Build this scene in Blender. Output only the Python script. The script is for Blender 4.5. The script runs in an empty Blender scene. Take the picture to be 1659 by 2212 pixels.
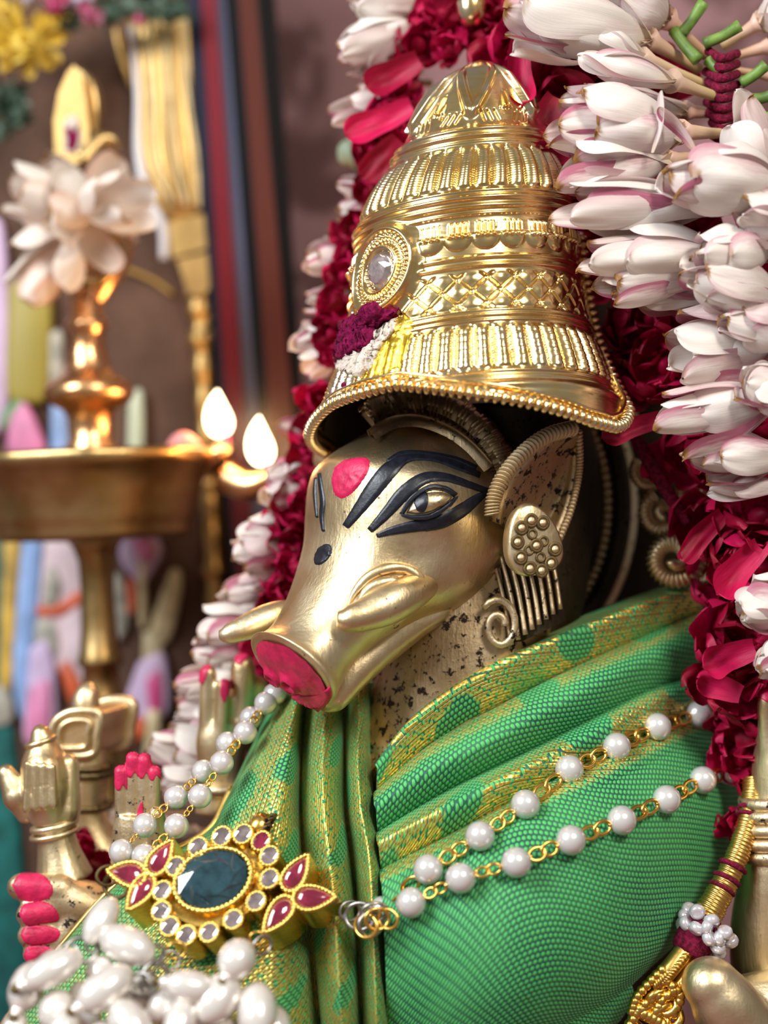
import bpy, math, random
import numpy as np
from mathutils import Vector, Matrix, noise
from mathutils.bvhtree import BVHTree

random.seed(7)
SC = bpy.context.scene
COL = SC.collection
D = 3.2          # camera to the plane of the idol's face
ZC = 1.75        # height of the lens above the altar shelf
EYE = Vector((0, -D, ZC))

# ---------------------------------------------------------------- camera
cam_d = bpy.data.cameras.new('camera'); cam = bpy.data.objects.new('camera', cam_d); COL.objects.link(cam)
cam.location = EYE; cam.rotation_euler = (math.pi/2, 0, 0)
cam_d.sensor_fit = 'VERTICAL'; cam_d.sensor_height = 36; cam_d.lens = 36*D/2.212
cam_d.clip_start = .05; cam_d.clip_end = 200
cam_d.dof.use_dof = True; cam_d.dof.focus_distance = D-.12; cam_d.dof.aperture_fstop = .62
SC.camera = cam

# ---------------------------------------------------------------- world, lights, exposure
W = bpy.data.worlds.new('World'); SC.world = W; W.use_nodes = True
W.node_tree.nodes['Background'].inputs[0].default_value = (.92, .90, .86, 1)
W.node_tree.nodes['Background'].inputs[1].default_value = .20
def area(name, loc, target, size, size_y, power, col):
    l = bpy.data.lights.new(name, 'AREA'); l.shape = 'RECTANGLE'; l.size = size; l.size_y = size_y
    l.energy = power; l.color = col
    o = bpy.data.objects.new(name, l); COL.objects.link(o); o.location = loc
    o.rotation_euler = (Vector(target)-Vector(loc)).to_track_quat('-Z', 'Y').to_euler()
    return o
area('window_light', (-4.2, -3.6, 5.2), (0, .2, 1.7), 2.6, 3.2, 560, (.90, .96, 1))
area('front_right_fill', (2.6, -5.2, 6.0), (.2, 0, 1.5), 1.6, 1.6, 330, (1, .93, .82))  # added soft fill from the right front, no known lamp there
SC.view_settings.view_transform = 'Standard'; SC.view_settings.look = 'None'
SC.view_settings.gamma = 1; SC.view_settings.exposure = 0.16
SC.view_settings.use_curve_mapping = False
SC.cycles.max_bounces = 7; SC.cycles.diffuse_bounces = 3; SC.cycles.glossy_bounces = 4; SC.cycles.transmission_bounces = 4

# ---------------------------------------------------------------- helpers
def P(px, py, d=0.0):
    k = (D+d)/D
    return Vector(((px-829.5)/1000*k, d, ZC+(1106-py)/1000*k))
WM = {}
def link(o, parent=None, mw=None):
    COL.objects.link(o)
    mw = mw or Matrix.Identity(4)
    WM[o.name] = mw.copy()
    o.matrix_basis = mw
    if parent is not None:
        o.parent = parent
        o.matrix_parent_inverse = WM[parent.name].inverted()
    return o
def tag(o, label, cat, group=None, kind=None):
    o['label'] = label
    if cat: o['category'] = cat
    if group: o['group'] = group
    if kind: o['kind'] = kind
    return o
def thing(name, loc, label, cat, group=None):
    o = bpy.data.objects.new(name, None); o.empty_display_size = .05
    link(o, None, Matrix.Translation(loc))
    return tag(o, label, cat, group)
def mesh(name, V, F, mat=None, smooth=True, uv=None):
    me = bpy.data.meshes.new(name)
    me.from_pydata([tuple(v) for v in V], [], [tuple(f) for f in F])
    if smooth: me.polygons.foreach_set('use_smooth', [True]*len(me.polygons))
    if uv is not None:
        l = me.uv_layers.new(name='UVMap')
        idx = np.empty(len(me.loops), int); me.loops.foreach_get('vertex_index', idx)
        l.data.foreach_set('uv', np.asarray(uv, float)[idx].ravel())
    if mat: me.materials.append(mat)
    me.update()
    return me
def obj(name, V, F, mat, parent=None, smooth=True, uv=None, mw=None):
    return link(bpy.data.objects.new(name, mesh(name, V, F, mat, smooth, uv)), parent, mw)
def inst(name, me, parent=None, mw=None):
    return link(bpy.data.objects.new(name, me), parent, mw)
class MB:
    def __init__(s): s.V = []; s.F = []
    def add(s, VF):
        V, F = VF; n = len(s.V)
        s.V += [Vector(v) for v in V]; s.F += [tuple(i+n for i in f) for f in F]; return s
    def build(s, name, mat, parent=None, smooth=True): return obj(name, s.V, s.F, mat, parent, smooth)
def grid(nu, nv, f, closeu=False):
    V = [f(i, j) for j in range(nv) for i in range(nu)]; F = []
    for j in range(nv-1):
        for i in range(nu if closeu else nu-1):
            a = j*nu+i; b = j*nu+(i+1) % nu
            F.append((a, b, b+nu, a+nu))
    return V, F
def catmull(pts, n):
    pts = [Vector(p) for p in pts]
    if len(pts) == 2: return [pts[0].lerp(pts[1], i/(n-1)) for i in range(n)]
    out = []; m = len(pts)-1
    for k in range(n):
        t = k/(n-1)*m; i = min(int(t), m-1); t -= i
        p1, p2 = pts[i], pts[i+1]
        p0 = pts[i-1] if i > 0 else p1*2-p2
        p3 = pts[i+2] if i+2 <= m else p2*2-p1
        out.append(.5*((2*p1)+(p2-p0)*t+(2*p0-5*p1+4*p2-p3)*t*t+(3*p1-p0-3*p2+p3)*t**3))
    return out
def lin(vals, n):
    return list(np.interp(np.linspace(0, 1, n), np.linspace(0, 1, len(vals)), vals))
def tube(pts, rad, n=12, sub=0, caps=True, closed=False, flat=None):
    """swept tube; rad scalar or list; flat = (direction, factor) squashes it along a direction"""
    if sub:
        pts = catmull(pts, sub)
        rad = [rad]*sub if not isinstance(rad, (list, tuple)) else [v.x for v in catmull([(r, 0, 0) for r in rad], sub)]
    pts = [Vector(p) for p in pts]; m = len(pts)
    if not isinstance(rad, (list, tuple)): rad = [rad]*m
    V = []; nrm = None
    for i in range(m):
        if closed: t = pts[(i+1) % m]-pts[i-1]
        else: t = pts[min(i+1, m-1)]-pts[max(i-1, 0)]
        t = t.normalized() if t.length > 1e-9 else Vector((0, 0, 1))
        if nrm is None:
            a = Vector((0, 0, 1)) if abs(t.z) < .9 else Vector((1, 0, 0))
            nrm = (a-t*a.dot(t)).normalized()
        else:
            nrm = nrm-t*nrm.dot(t)
            nrm = nrm.normalized() if nrm.length > 1e-6 else t.orthogonal().normalized()
        b = t.cross(nrm)
        for k in range(n):
            a = 2*math.pi*k/n
            o = (nrm*math.cos(a)+b*math.sin(a))*max(rad[i], 1e-5)
            if flat: fd = flat[0]; o -= fd*o.dot(fd)*(1-flat[1])
            V.append(pts[i]+o)
    F = []
    for j in range(m if closed else m-1):
        for k in range(n):
            a = j*n+k; b = j*n+(k+1) % n; c = ((j+1) % m)*n
            F.append((a, b, c+(k+1) % n, c+k))
    if caps and not closed:
        F.append(tuple(range(n))[::-1]); F.append(tuple(range((m-1)*n, m*n)))
    return V, F
def capsule(a, b, ra, rb=None, n=12, m=5):
    a = Vector(a); b = Vector(b); rb = ra if rb is None else rb
    ax = (b-a); L = ax.length; ax = ax.normalized()
    pts = []; rr = []
    for i in range(m): th = math.pi/2*(1-i/m); pts.append(a-ax*ra*math.sin(th)); rr.append(ra*math.cos(th)+1e-4)
    pts += [a, b]; rr += [ra, rb]
    for i in range(1, m+1): th = math.pi/2*i/m; pts.append(b+ax*rb*math.sin(th)); rr.append(rb*math.cos(th)+1e-4)
    return tube(pts, rr, n)
def frame_z(z, up=Vector((0, 0, 1))):
    z = z.normalized(); x = up.cross(z)
    if x.length < 1e-4: x = Vector((1, 0, 0)).cross(z)
    x.normalize(); y = z.cross(x)
    return Matrix((x, y, z)).transposed()
def mat4(rot3, loc, sc=(1, 1, 1)):
    return Matrix.Translation(loc) @ rot3.to_4x4() @ Matrix.Diagonal((*sc, 1))
def lathe(prof, n, base, axis, modfn=None):
    """prof: list of (height along axis, radius)"""
    R = frame_z(Vector(axis)); V = []; F = []
    for j, (h, r) in enumerate(prof):
        for k in range(n):
            a = 2*math.pi*k/n; rr = r if modfn is None else modfn(a, h, r)
            V.append(Vector(base)+R @ Vector((rr*math.cos(a), rr*math.sin(a), h)))
    for j in range(len(prof)-1):
        for k in range(n):
            a = j*n+k; b = j*n+(k+1) % n; F.append((a, b, b+n, a+n))
    F.append(tuple(range(n))[::-1]); F.append(tuple(range((len(prof)-1)*n, len(prof)*n)))
    return V, F
def sphere(c, r, n=16, m=10):
    rr = r if isinstance(r, (tuple, list)) else (r, r, r); V = []; F = []
    c = Vector(c)
    for j in range(1, m):
        th = math.pi*j/m
        for k in range(n):
            a = 2*math.pi*k/n
            V.append(c+Vector((rr[0]*math.sin(th)*math.cos(a), rr[1]*math.sin(th)*math.sin(a), rr[2]*math.cos(th))))
    V.append(c+Vector((0, 0, rr[2]))); V.append(c-Vector((0, 0, rr[2]))); t = len(V)-2
    for j in range(m-2):
        for k in range(n):
            a = j*n+k; b = j*n+(k+1) % n; F.append((a, a+n, b+n, b))
    for k in range(n):
        F.append((t, k, (k+1) % n)); F.append((t+1, (m-2)*n+(k+1) % n, (m-2)*n+k))
    return V, F
def prism(front, ext):
    n = len(front); V = [Vector(p) for p in front]+[Vector(p)+Vector(ext) for p in front]
    F = [tuple(range(n)), tuple(range(2*n-1, n-1, -1))]
    for i in range(n): j = (i+1) % n; F.append((i, i+n, j+n, j))
    return V, F
def remesh(o, voxel, smooth=4):
    m = o.modifiers.new('remesh', 'REMESH'); m.mode = 'VOXEL'; m.voxel_size = voxel; m.use_smooth_shade = True
    if smooth: s = o.modifiers.new('smooth', 'SMOOTH'); s.iterations = smooth; s.factor = .5
def bvh_of(*objs):
    dg = bpy.context.evaluated_depsgraph_get(); V = []; F = []
    for o in objs:
        ev = o.evaluated_get(dg); me = ev.to_mesh(); n = len(V); mw = WM[o.name]
        V += [mw @ v.co for v in me.vertices]; F += [[i+n for i in p.vertices] for p in me.polygons]
        ev.to_mesh_clear()
    return BVHTree.FromPolygons(V, F)
def cast(bvh, px, py):
    p = P(px, py, 0); d = (p-EYE).normalized()
    loc, nrm, i, dist = bvh.ray_cast(EYE, d, 12)
    if loc is None: return None, None
    if nrm.dot(d) > 0: nrm = -nrm
    return loc, nrm
def cast_near(bvh, px, py, cx, cy):
    for k in range(14):
        t = k/14
        l, n = cast(bvh, px+(cx-px)*t, py+(cy-py)*t)
        if l is not None: return l, n
    return P(px, py, 0), Vector((0, -1, 0))
def blob(bvh, poly, lift, rings=7, seg=72, jag=0.0, lump=0.0, seed=0, dome=0.0):
    """a patch of paint or powder lying on a surface: polygon outline, smooth interpolation"""
    cx = sum(p[0] for p in poly)/len(poly); cy = sum(p[1] for p in poly)/len(poly)
    bd = catmull([(p[0], p[1], 0) for p in poly]+[(poly[0][0], poly[0][1], 0)], seg+1)[:-1]
    V = []; F = []
    l, n = cast_near(bvh, cx, cy, cx+1, cy); V.append(l+n*(lift+dome))
    for r in range(1, rings+1):
        f = r/rings
        for k, b in enumerate(bd):
            j = 1+(jag*noise.noise(Vector((k*.9+seed, seed*3.1, 0))) if r >= rings-1 else 0)
            x = cx+(b.x-cx)*f*j; y = cy+(b.y-cy)*f*j
            l, n = cast_near(bvh, x, y, cx, cy)
            h = lift+dome*(1-f*f)+lump*noise.noise(Vector((x*.09, y*.09, seed)))
            if r == rings: h = -.002
            V.append(l+n*h)
    for k in range(seg): F.append((0, 1+k, 1+(k+1) % seg))
    for r in range(rings-1):
        for k in range(seg):
            a = 1+r*seg+k; b = 1+r*seg+(k+1) % seg; F.append((a, a+seg, b+seg, b))
    return V, F
def stroke(bvh, pts, lift=.004, n=60, across=6, jag=.06, seed=0):
    """a brush stroke on a surface: pts = (px, py, half width px)"""
    c = catmull(pts, n); V = []
    for i, p in enumerate(c):
        t = c[min(i+1, n-1)]-c[max(i-1, 0)]; l = math.hypot(t.x, t.y) or 1
        nx, ny = -t.y/l, t.x/l
        for k in range(across+1):
            s = k/across*2-1
            w = max(p.z, .5)*(1+jag*noise.noise(Vector((i*.55, s*2+seed, seed)))*(abs(s) > .9))
            lo, nn = cast_near(bvh, p.x+nx*s*w, p.y+ny*s*w, p.x, p.y)
            V.append(lo+nn*(lift if abs(s) < .95 and 0 < i < n-1 else -.002))
    F = []
    for i in range(n-1):
        for k in range(across):
            a = i*(across+1)+k; F.append((a, a+1, a+across+2, a+across+1))
    return V, F

# ---------------------------------------------------------------- materials
class X:
    """node socket with arithmetic"""
    def __init__(s, nt, so): s.nt = nt; s.so = so
    def _m(s, op, *o):
        n = s.nt.nodes.new('ShaderNodeMath'); n.operation = op
        for i, v in enumerate((s,)+o):
            if isinstance(v, X): s.nt.links.new(v.so, n.inputs[i])
            else: n.inputs[i].default_value = v
        return X(s.nt, n.outputs[0])
    def __add__(s, o): return s._m('ADD', o)
    def __sub__(s, o): return s._m('SUBTRACT', o)
    def __mul__(s, o): return s._m('MULTIPLY', o)
    def __rmul__(s, o): return s._m('MULTIPLY', o)
    def __truediv__(s, o): return s._m('DIVIDE', o)
    def sin(s): return s._m('SINE')
    def abs(s): return s._m('ABSOLUTE')
    def frac(s): return s._m('FRACT')
    def floor(s): return s._m('FLOOR')
    def max(s, o): return s._m('MAXIMUM', o)
    def min(s, o): return s._m('MINIMUM', o)
    def pow(s, o): return s._m('POWER', o)
    def mod(s, o): return s._m('FLOORED_MODULO', o)
    def ss(s, a, b):
        n = s.nt.nodes.new('ShaderNodeMapRange'); n.interpolation_type = 'SMOOTHSTEP'
        s.nt.links.new(s.so, n.inputs[0]); n.inputs[1].default_value = a; n.inputs[2].default_value = b
        return X(s.nt, n.outputs[0])
    def inv(s): return X(s.nt, s._m('MULTIPLY', -1).so)+1
class M:
    def __init__(s, name, rough=.5, metal=0, col=(.8, .8, .8), spec=.5):
        s.m = bpy.data.materials.new(name); s.m.use_nodes = True; s.nt = s.m.node_tree
        s.b = s.nt.nodes['Principled BSDF']
        s.set('Roughness', rough); s.set('Metallic', metal); s.set('Base Color', (*col, 1)); s.set('Specular IOR Level', spec)
        s.tc = s.nt.nodes.new('ShaderNodeTexCoord')
    def set(s, k, v):
        if isinstance(v, X): s.nt.links.new(v.so, s.b.inputs[k])
        elif hasattr(v, 'is_output'): s.nt.links.new(v, s.b.inputs[k])
        else: s.b.inputs[k].default_value = v
    def uv(s):
        n = s.nt.nodes.new('ShaderNodeSeparateXYZ'); s.nt.links.new(s.tc.outputs['UV'], n.inputs[0])
        return X(s.nt, n.outputs[0]), X(s.nt, n.outputs[1])
    def xyz(s):
        n = s.nt.nodes.new('ShaderNodeSeparateXYZ'); s.nt.links.new(s.tc.outputs['Object'], n.inputs[0])
        return [X(s.nt, n.outputs[i]) for i in range(3)]
    def noise(s, scale, detail=3, rough=.55, coord='Object', stretch=None, dist=0):
        n = s.nt.nodes.new('ShaderNodeTexNoise'); n.inputs['Scale'].default_value = scale
        n.inputs['Detail'].default_value = detail; n.inputs['Roughness'].default_value = rough
        n.inputs['Distortion'].default_value = dist
        src = s.tc.outputs[coord]
        if stretch:
            mp = s.nt.nodes.new('ShaderNodeMapping'); mp.inputs['Scale'].default_value = stretch
            if len(stretch) == 3: pass
            s.nt.links.new(src, mp.inputs[0]); src = mp.outputs[0]
        s.nt.links.new(src, n.inputs['Vector']); return X(s.nt, n.outputs[0])
    def rnd(s):
        n = s.nt.nodes.new('ShaderNodeObjectInfo'); return X(s.nt, n.outputs['Random'])
    def mix(s, f, a, b):
        n = s.nt.nodes.new('ShaderNodeMix'); n.data_type = 'RGBA'
        if isinstance(f, X): s.nt.links.new(f.so, n.inputs[0])
        else: n.inputs[0].default_value = f
        for i, v in ((6, a), (7, b)):
            if isinstance(v, tuple): n.inputs[i].default_value = (*v, 1)
            else: s.nt.links.new(v, n.inputs[i])
        return n.outputs[2]
    def bump(s, h, strength=.3, dist=.01):
        n = s.nt.nodes.new('ShaderNodeBump'); n.inputs['Strength'].default_value = strength; n.inputs['Distance'].default_value = dist
        s.nt.links.new(h.so, n.inputs['Height']); s.nt.links.new(n.outputs[0], s.b.inputs['Normal']); return s
    def translucent(s, col, f):
        t = s.nt.nodes.new('ShaderNodeBsdfTranslucent'); mx = s.nt.nodes.new('ShaderNodeMixShader')
        if isinstance(col, tuple): t.inputs[0].default_value = (*col, 1)
        else: s.nt.links.new(col, t.inputs[0])
        mx.inputs[0].default_value = f
        out = s.nt.nodes['Material Output']
        s.nt.links.new(s.b.outputs[0], mx.inputs[1]); s.nt.links.new(t.outputs[0], mx.inputs[2]); s.nt.links.new(mx.outputs[0], out.inputs[0])

def brass(name, c1, c2, dark, rough, specks=.62, grain=1.0):
    m = M(name, rough, 1)
    n1 = m.noise(7, 4); n2 = m.noise(46, 5, .7); n3 = m.noise(110, 3, .6, stretch=(1, 1, .22))
    sp = n2.ss(specks, specks+.07)
    c = m.mix(n1.ss(.35, .65), c1, c2)
    c = m.mix(sp, c, dark)
    m.set('Base Color', c); m.set('Roughness', (n1*.25+rough-.1)+sp*.3)
    n4 = m.noise(70, 3, .6, stretch=(.16, 1, .5)); n5 = m.noise(90, 3, .6, stretch=(1, .5, .12))
    m.bump(n3*.5*grain+n2*.5*grain+n4*.5+n5*.4, .26, .006)
    return m.m
BRASS = brass('brass_idol', (.72, .54, .30), (.80, .66, .43), (.06, .04, .02), .38, .635)
BRASS_BLACK = brass('brass_black', (.035, .026, .018), (.06, .045, .026), (.01, .008, .006), .55, .6, 1.4)  # near-black tone, also colours the shade sheet behind the garland
BRASS_WORN = brass('brass_worn', (.62, .47, .27), (.72, .58, .38), (.04, .03, .03), .44, .575, 1.6)
BRASS_DARK = brass('brass_dark', (.16, .11, .05), (.26, .18, .08), (.02, .015, .01), .5, .52, 1.6)
def goldmat(name, col, rough, brush=True):
    m = M(name, rough, 1, col)
    if brush:
        n = m.noise(60, 3, .6, stretch=(.25, .25, 2.5)); n1 = m.noise(9, 3)
        m.set('Base Color', m.mix(n1.ss(.4, .7), col, tuple(min(1, c*.86) for c in col)))
        m.set('Roughness', n*.12+rough-.05); m.bump(n, .10, .004)
    return m.m
def crowngold():
    m = M('gilded_metal', .2, 1)
    n = m.noise(60, 3, .6, stretch=(.25, .25, 2.5)); n1 = m.noise(9, 3); n2 = m.noise(4, 4, .6); n3 = m.noise(160, 2, stretch=(.1, .1, 1))
    c = m.mix(n1.ss(.4, .7), (1.0, .76, .36), (.88, .60, .24))
    c = m.mix((n2+n3*.12).ss(.52, .66)*.75, c, (.86, .78, .64))
    m.set('Base Color', c); m.set('Roughness', n*.12+.15); m.bump(n, .10, .004); return m.m
GOLD = crowngold()
GOLD_YELLOW = goldmat('yellow_gold', (.90, .60, .14), .26)
GOLD_WIRE = goldmat('gold_wire', (.85, .52, .12), .28, False)
STEEL = goldmat('dull_steel', (.42, .40, .38), .35, False)
def simple(name, col, rough=.5, metal=0, spec=.5, nscale=None, var=.25, bump=0, coat=0):
    m = M(name, rough, metal, col, spec)
    if nscale:
        n = m.noise(nscale, 4)
        m.set('Base Color', m.mix(n.ss(.3, .7), tuple(c*(1-var) for c in col), tuple(min(1, c*(1+var)) for c in col)))
        if bump: m.bump(n, bump, .01)
    if coat: m.set('Coat Weight', coat); m.set('Coat Roughness', .05)
    return m.m
PAINT_RED = simple('red_paint', (.54, .010, .075), .46, nscale=50, var=.2, bump=.25)
PAINT_BLACK = simple('black_paint', (.008, .009, .016), .38, nscale=70, var=.4, bump=.12)
POWDER_PURPLE = simple('kumkum_powder', (.17, .006, .045), .95, spec=.1, nscale=90, var=.5, bump=.9)
POWDER_WHITE = simple('ash_powder', (.62, .52, .44), .95, spec=.1, nscale=80, var=.25, bump=.9)
TURMERIC = simple('turmeric_smear', (.88, .58, .07), .3, metal=.92, nscale=50, var=.2, bump=.2)
def pearlmat(name, a, b):
    m = M(name, .22, .38, a, .6)
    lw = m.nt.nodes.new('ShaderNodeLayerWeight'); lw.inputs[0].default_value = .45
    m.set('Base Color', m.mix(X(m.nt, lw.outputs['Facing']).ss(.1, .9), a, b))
    m.set('Coat Weight', .9); m.set('Coat Roughness', .12); m.set('Sheen Weight', .1)
    n = m.noise(30, 2); m.bump(n, .04, .004)
    return m.m
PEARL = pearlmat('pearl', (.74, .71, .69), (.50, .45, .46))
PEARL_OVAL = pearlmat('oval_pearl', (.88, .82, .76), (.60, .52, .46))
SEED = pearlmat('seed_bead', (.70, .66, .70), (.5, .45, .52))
def stone(name, col, rough=.08, trans=.35):
    m = M(name, rough, 0, col, .8); m.set('Coat Weight', 1); m.set('Coat Roughness', .03); m.set('Transmission Weight', trans); m.set('IOR', 1.6)
    n = m.noise(24, 4, .6); m.set('Base Color', m.mix(n.ss(.4, .65), col, tuple(min(1, c*1.9+.01) for c in col)))
    return m.m
def foil(name, col):
    m = M(name, .09, .75, col); n = m.noise(40, 3); m.set('Base Color', m.mix(n.ss(.35, .65), col, tuple(c*.55 for c in col))); m.set('Coat Weight', 1); m.set('Coat Roughness', .02)
    return m.m
RUBY = stone('ruby_glass', (.20, .008, .035), .1, .2)
EMERALD = stone('dark_green_stone', (.006, .030, .040), .06, .05)
CRYSTAL = foil('clear_stone', (.74, .60, .60))
THREAD_RED = simple('dark_red_thread', (.16, .006, .03), .9, spec=.2, nscale=120, var=.5, bump=.8)
GOLD_THREAD = goldmat('gold_thread', (.74, .47, .13), .34)

def petalmat(name, base, tint, deep, amount):
    m = M(name, .42, 0, base, .35)
    u, v = m.uv(); r = m.rnd()
    a = (u-.5).abs()*2
    n = m.noise(2.5, 3, coord='UV', stretch=(6, 1.2, 1))
    edge = (u+n*.6-.3).ss(.55, .95)+(a+n*.4-.2).ss(.75, 1.1)*.6
    back = (n*.7+r*.9-.45).ss(.35, .85)
    f = (edge*.85+back*.45)*(r*1.3+.15).min(1.0)*amount
    c = m.mix(f.min(1.0), base, tint)
    c = m.mix(v.ss(.0, .28).inv()*.6, c, (.72, .55, .33))
    c = m.mix((v+n*.06).ss(.985, 1.02)*(r-.35).ss(0, .2), c, deep)
    m.set('Base Color', c); m.bump(m.noise(3, 3, coord='UV', stretch=(14, .8, 1)), .12, .01)
    m.translucent(c, .30)
    return m.m
PETAL = petalmat('white_pink_petal', (.90, .83, .77), (.50, .16, .24), (.35, .17, .05), .85)
PETAL_PALE = petalmat('cream_petal', (.88, .80, .72), (.74, .42, .30), (.35, .17, .05), .45)
def rosemat(name, a, b):
    m = M(name, .5, 0, a, .3); u, v = m.uv(); r = m.rnd(); n = m.noise(3, 4, coord='UV', stretch=(5, 1.5, 1))
    c = m.mix((n*.6+r*.7-.2).ss(.2, .8), a, b)
    m.set('Base Color', c); m.bump(n, .15, .01); m.translucent(c, .2); return m.m
ROSE = rosemat('rose_petal', (.26, .002, .022), (.58, .006, .080))
def tubemat():
    m = M('flower_tube', .45, 0, (.7, .55, .3)); u, v = m.uv(); r = m.rnd()
    c = m.mix(v, (.52, .42, .14), (.72, .50, .38)); c = m.mix(r*.5, c, (.60, .26, .22)); m.set('Base Color', c); return m.m
TUBE = tubemat()
STEM_GREEN = simple('green_stem', (.12, .21, .035), .5, nscale=25, var=.4)

def clothmat():
    m = M('green_gold_silk', .45, 0, (.1, .5, .2), .4)
    u, v = m.uv()
    p = .0112
    # plain weave: two thread directions that pass over and under each other
    su = u*(1/p); sv = v*(1/p)
    row = sv.floor(); off = row.mod(2.0)*.5
    cu = ((su+off).frac()-.5).abs()*2; cv = (sv.frac()-.5).abs()*2
    knot = (cu.pow(2.2)+cv.pow(2.2)).inv().max(0.0)
    kn = knot.ss(.26, .66)
    green = m.mix(kn, (.004, .070, .048), (.080, .47, .125))
    nz = m.noise(5, 3, coord='UV'); nz2 = m.noise(140, 2, coord='UV')
    green = m.mix(nz.ss(.3, .7)*.35, green, (.10, .45, .14))
    # gold thread figures come as attribute mask painted by bands of v (stored in second uv)
    at = m.nt.nodes.new('ShaderNodeAttribute'); at.attribute_name = 'zari'
    z = X(m.nt, at.outputs['Fac'])
    lines = ((v*(1/.0070)).frac()-.5).abs()*2
    fig = ((u*26+v*17).sin()+(u*9-v*31).sin()*.8+(nz*6-3)*.5+z*.7).ss(-.55, -.15)
    brk = (u*150+((v*(1/.0070)).floor()*2.4).sin()*3).sin().ss(-.93, -.80)
    g = z.ss(.25, .6)*fig*brk*lines.inv().ss(.25, .5)
    gold = m.mix(nz2.ss(.3, .7), (.70, .40, .05), (1.0, .72, .18))
    m.set('Base Color', m.mix(g, green, gold)); m.set('Metallic', g*.85); m.set('Roughness', g*-.22+.55)
    m.set('Sheen Weight', .25); m.set('Sheen Roughness', .4); m.set('Sheen Tint', (.4, 1, .5, 1))
    m.bump(knot*(z*fig*-.8+1).max(.1)+g*.35, .5, .005)
    return m.m
CLOTH = clothmat()

# ================================================================ SETTING
def wallmat():
    m = M('mauve_wallpaper', .7, 0, (.2, .1, .1), .3)
    n = m.noise(2.6, 4, .55, dist=.6); n2 = m.noise(40, 3)
    c = m.mix((n+n2*.06).ss(.50, .62), (.27, .14, .145), (.10, .042, .04)); m.set('Base Color', c); return m.m
def box(x0, x1, y0, y1, z0, z1):
    V = [Vector((x, y, z)) for z in (z0, z1) for y in (y0, y1) for x in (x0, x1)]
    return V, [(0, 1, 3, 2), (4, 6, 7, 5), (0, 4, 5, 1), (2, 3, 7, 6), (0, 2, 6, 4), (1, 5, 7, 3)]
tag(obj('wall_back', *box(-5, 5, 1.95, 2.05, 0, 6), wallmat(), None, False), 'mauve patterned back wall', None, kind='structure')
tag(obj('floor', *box(-5, 5, -3, 2.05, -.1, 0), simple('altar_cloth_floor', (.16, .06, .05), .8, nscale=8), None, False), 'dark red altar shelf', None, kind='structure')

# ================================================================ IDOL
idol = thing('brass_idol', (P(1000, 2856, .25).x, .25, 0), 'boar-headed brass idol with black-painted eyes and red snout, wrapped in green silk', 'idol')
A_, Pch = math.radians(50), math.radians(58)
F_ = Vector((-math.cos(Pch)*math.sin(A_), -math.cos(Pch)*math.cos(A_), -math.sin(Pch)))
U_ = Vector((-math.sin(Pch)*math.sin(A_), -math.sin(Pch)*math.cos(A_), math.cos(Pch)))
R_ = Vector((math.cos(A_), -math.sin(A_), 0))
HE = P(807, 1085, 0)
def H(s, t, w): return HE+F_*s+U_*t+R_*w
def slant(s, t):
    k = min(1, max(0, (s-.26)/.2)); return s-(.34*t+.046)*k*k
def loft_head(rings, ns, nphi):
    ks = [r[0] for r in rings]
    cols = [catmull([(r[0], r[i], 0) for r in rings], ns) for i in range(1, 6)]
    V = []
    for j in range(ns):
        s = cols[0][j].x; top, bot, hw, tw, e0 = [c[j].y for c in cols]
        for k in range(nphi):
            a = 2*math.pi*k/nphi; c = math.cos(a); sn = math.sin(a)
            if sn > 0: e = .96
            elif sn > -.35: e = e0+(.96-e0)*(sn+.35)/.35
            else: e = e0
            w = hw*math.copysign(abs(c)**e, c)
            tt = tw+((top-tw) if sn > 0 else (tw-bot))*math.copysign(abs(sn)**e, sn)
            # brow ridge, eye socket, cheek
            side = abs(c)
            if sn > -.2:
                w *= 1+.10*math.exp(-((s-.0)/.05)**2-((sn-.38)/.22)**2)
                w *= 1-.07*math.exp(-((s-.115)/.05)**2-((sn-.35)/.3)**2)
            w *= 1+.05*math.exp(-((s-.17)/.06)**2-((sn+.25)/.3)**2)
            V.append(H(slant(s, tt), tt, w))
    F = []
    for j in range(ns-1):
        for k in range(nphi):
            a = j*nphi+k; b = j*nphi+(k+1) % nphi; F.append((a, b, b+nphi, a+nphi))
    F.append(tuple(range(nphi))[::-1]); F.append(tuple(range((ns-1)*nphi, ns*nphi)))
    return V, F
head = obj('head', *loft_head([
    (-.43, -.06, -.2, .04, -.12, 1), (-.40, -.05, -.26, .10, -.14, 1), (-.30, -.02, -.32, .145, -.13, .95), (-.20, .03, -.34, .172, -.12, .90),
    (-.12, .080, -.35, .20, -.11, .86), (-.05, .120, -.345, .213, -.09, .80), (0, .130, -.335, .214, -.09, .78), (.07, .100, -.305, .202, -.09, .80), (.13, .072, -.268, .182, -.08, .85),
    (.20, .058, -.205, .152, -.05, .96), (.28, .058, -.14, .122, -.03, .96), (.35, .068, -.105, .106, -.012, .96), (.41, .088, -.10, .106, -.004, .97),
    (.44, .100, -.10, .112, 0, 1), (.455, .098, -.098, .110, 0, 1), (.460, .090, -.090, .100, 0, 1)], 90, 96), BRASS, idol)
# lower jaw: its own loft, pressed against the upper snout along the mouth line
jaw = obj('lower_jaw', *loft_head([
    (.06, -.10, -.28, .12, -.2, 1), (.14, -.09, -.263, .135, -.19, .95), (.22, -.085, -.222, .118, -.16, .95), (.30, -.07, -.185, .098, -.13, .95),
    (.36, -.06, -.158, .082, -.115, .95), (.40, -.07, -.148, .070, -.11, 1), (.432, -.085, -.138, .052, -.112, 1), (.446, -.10, -.125, .022, -.112, 1)], 50, 48), BRASS, idol)
BH = bvh_of(head, jaw)
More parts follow.
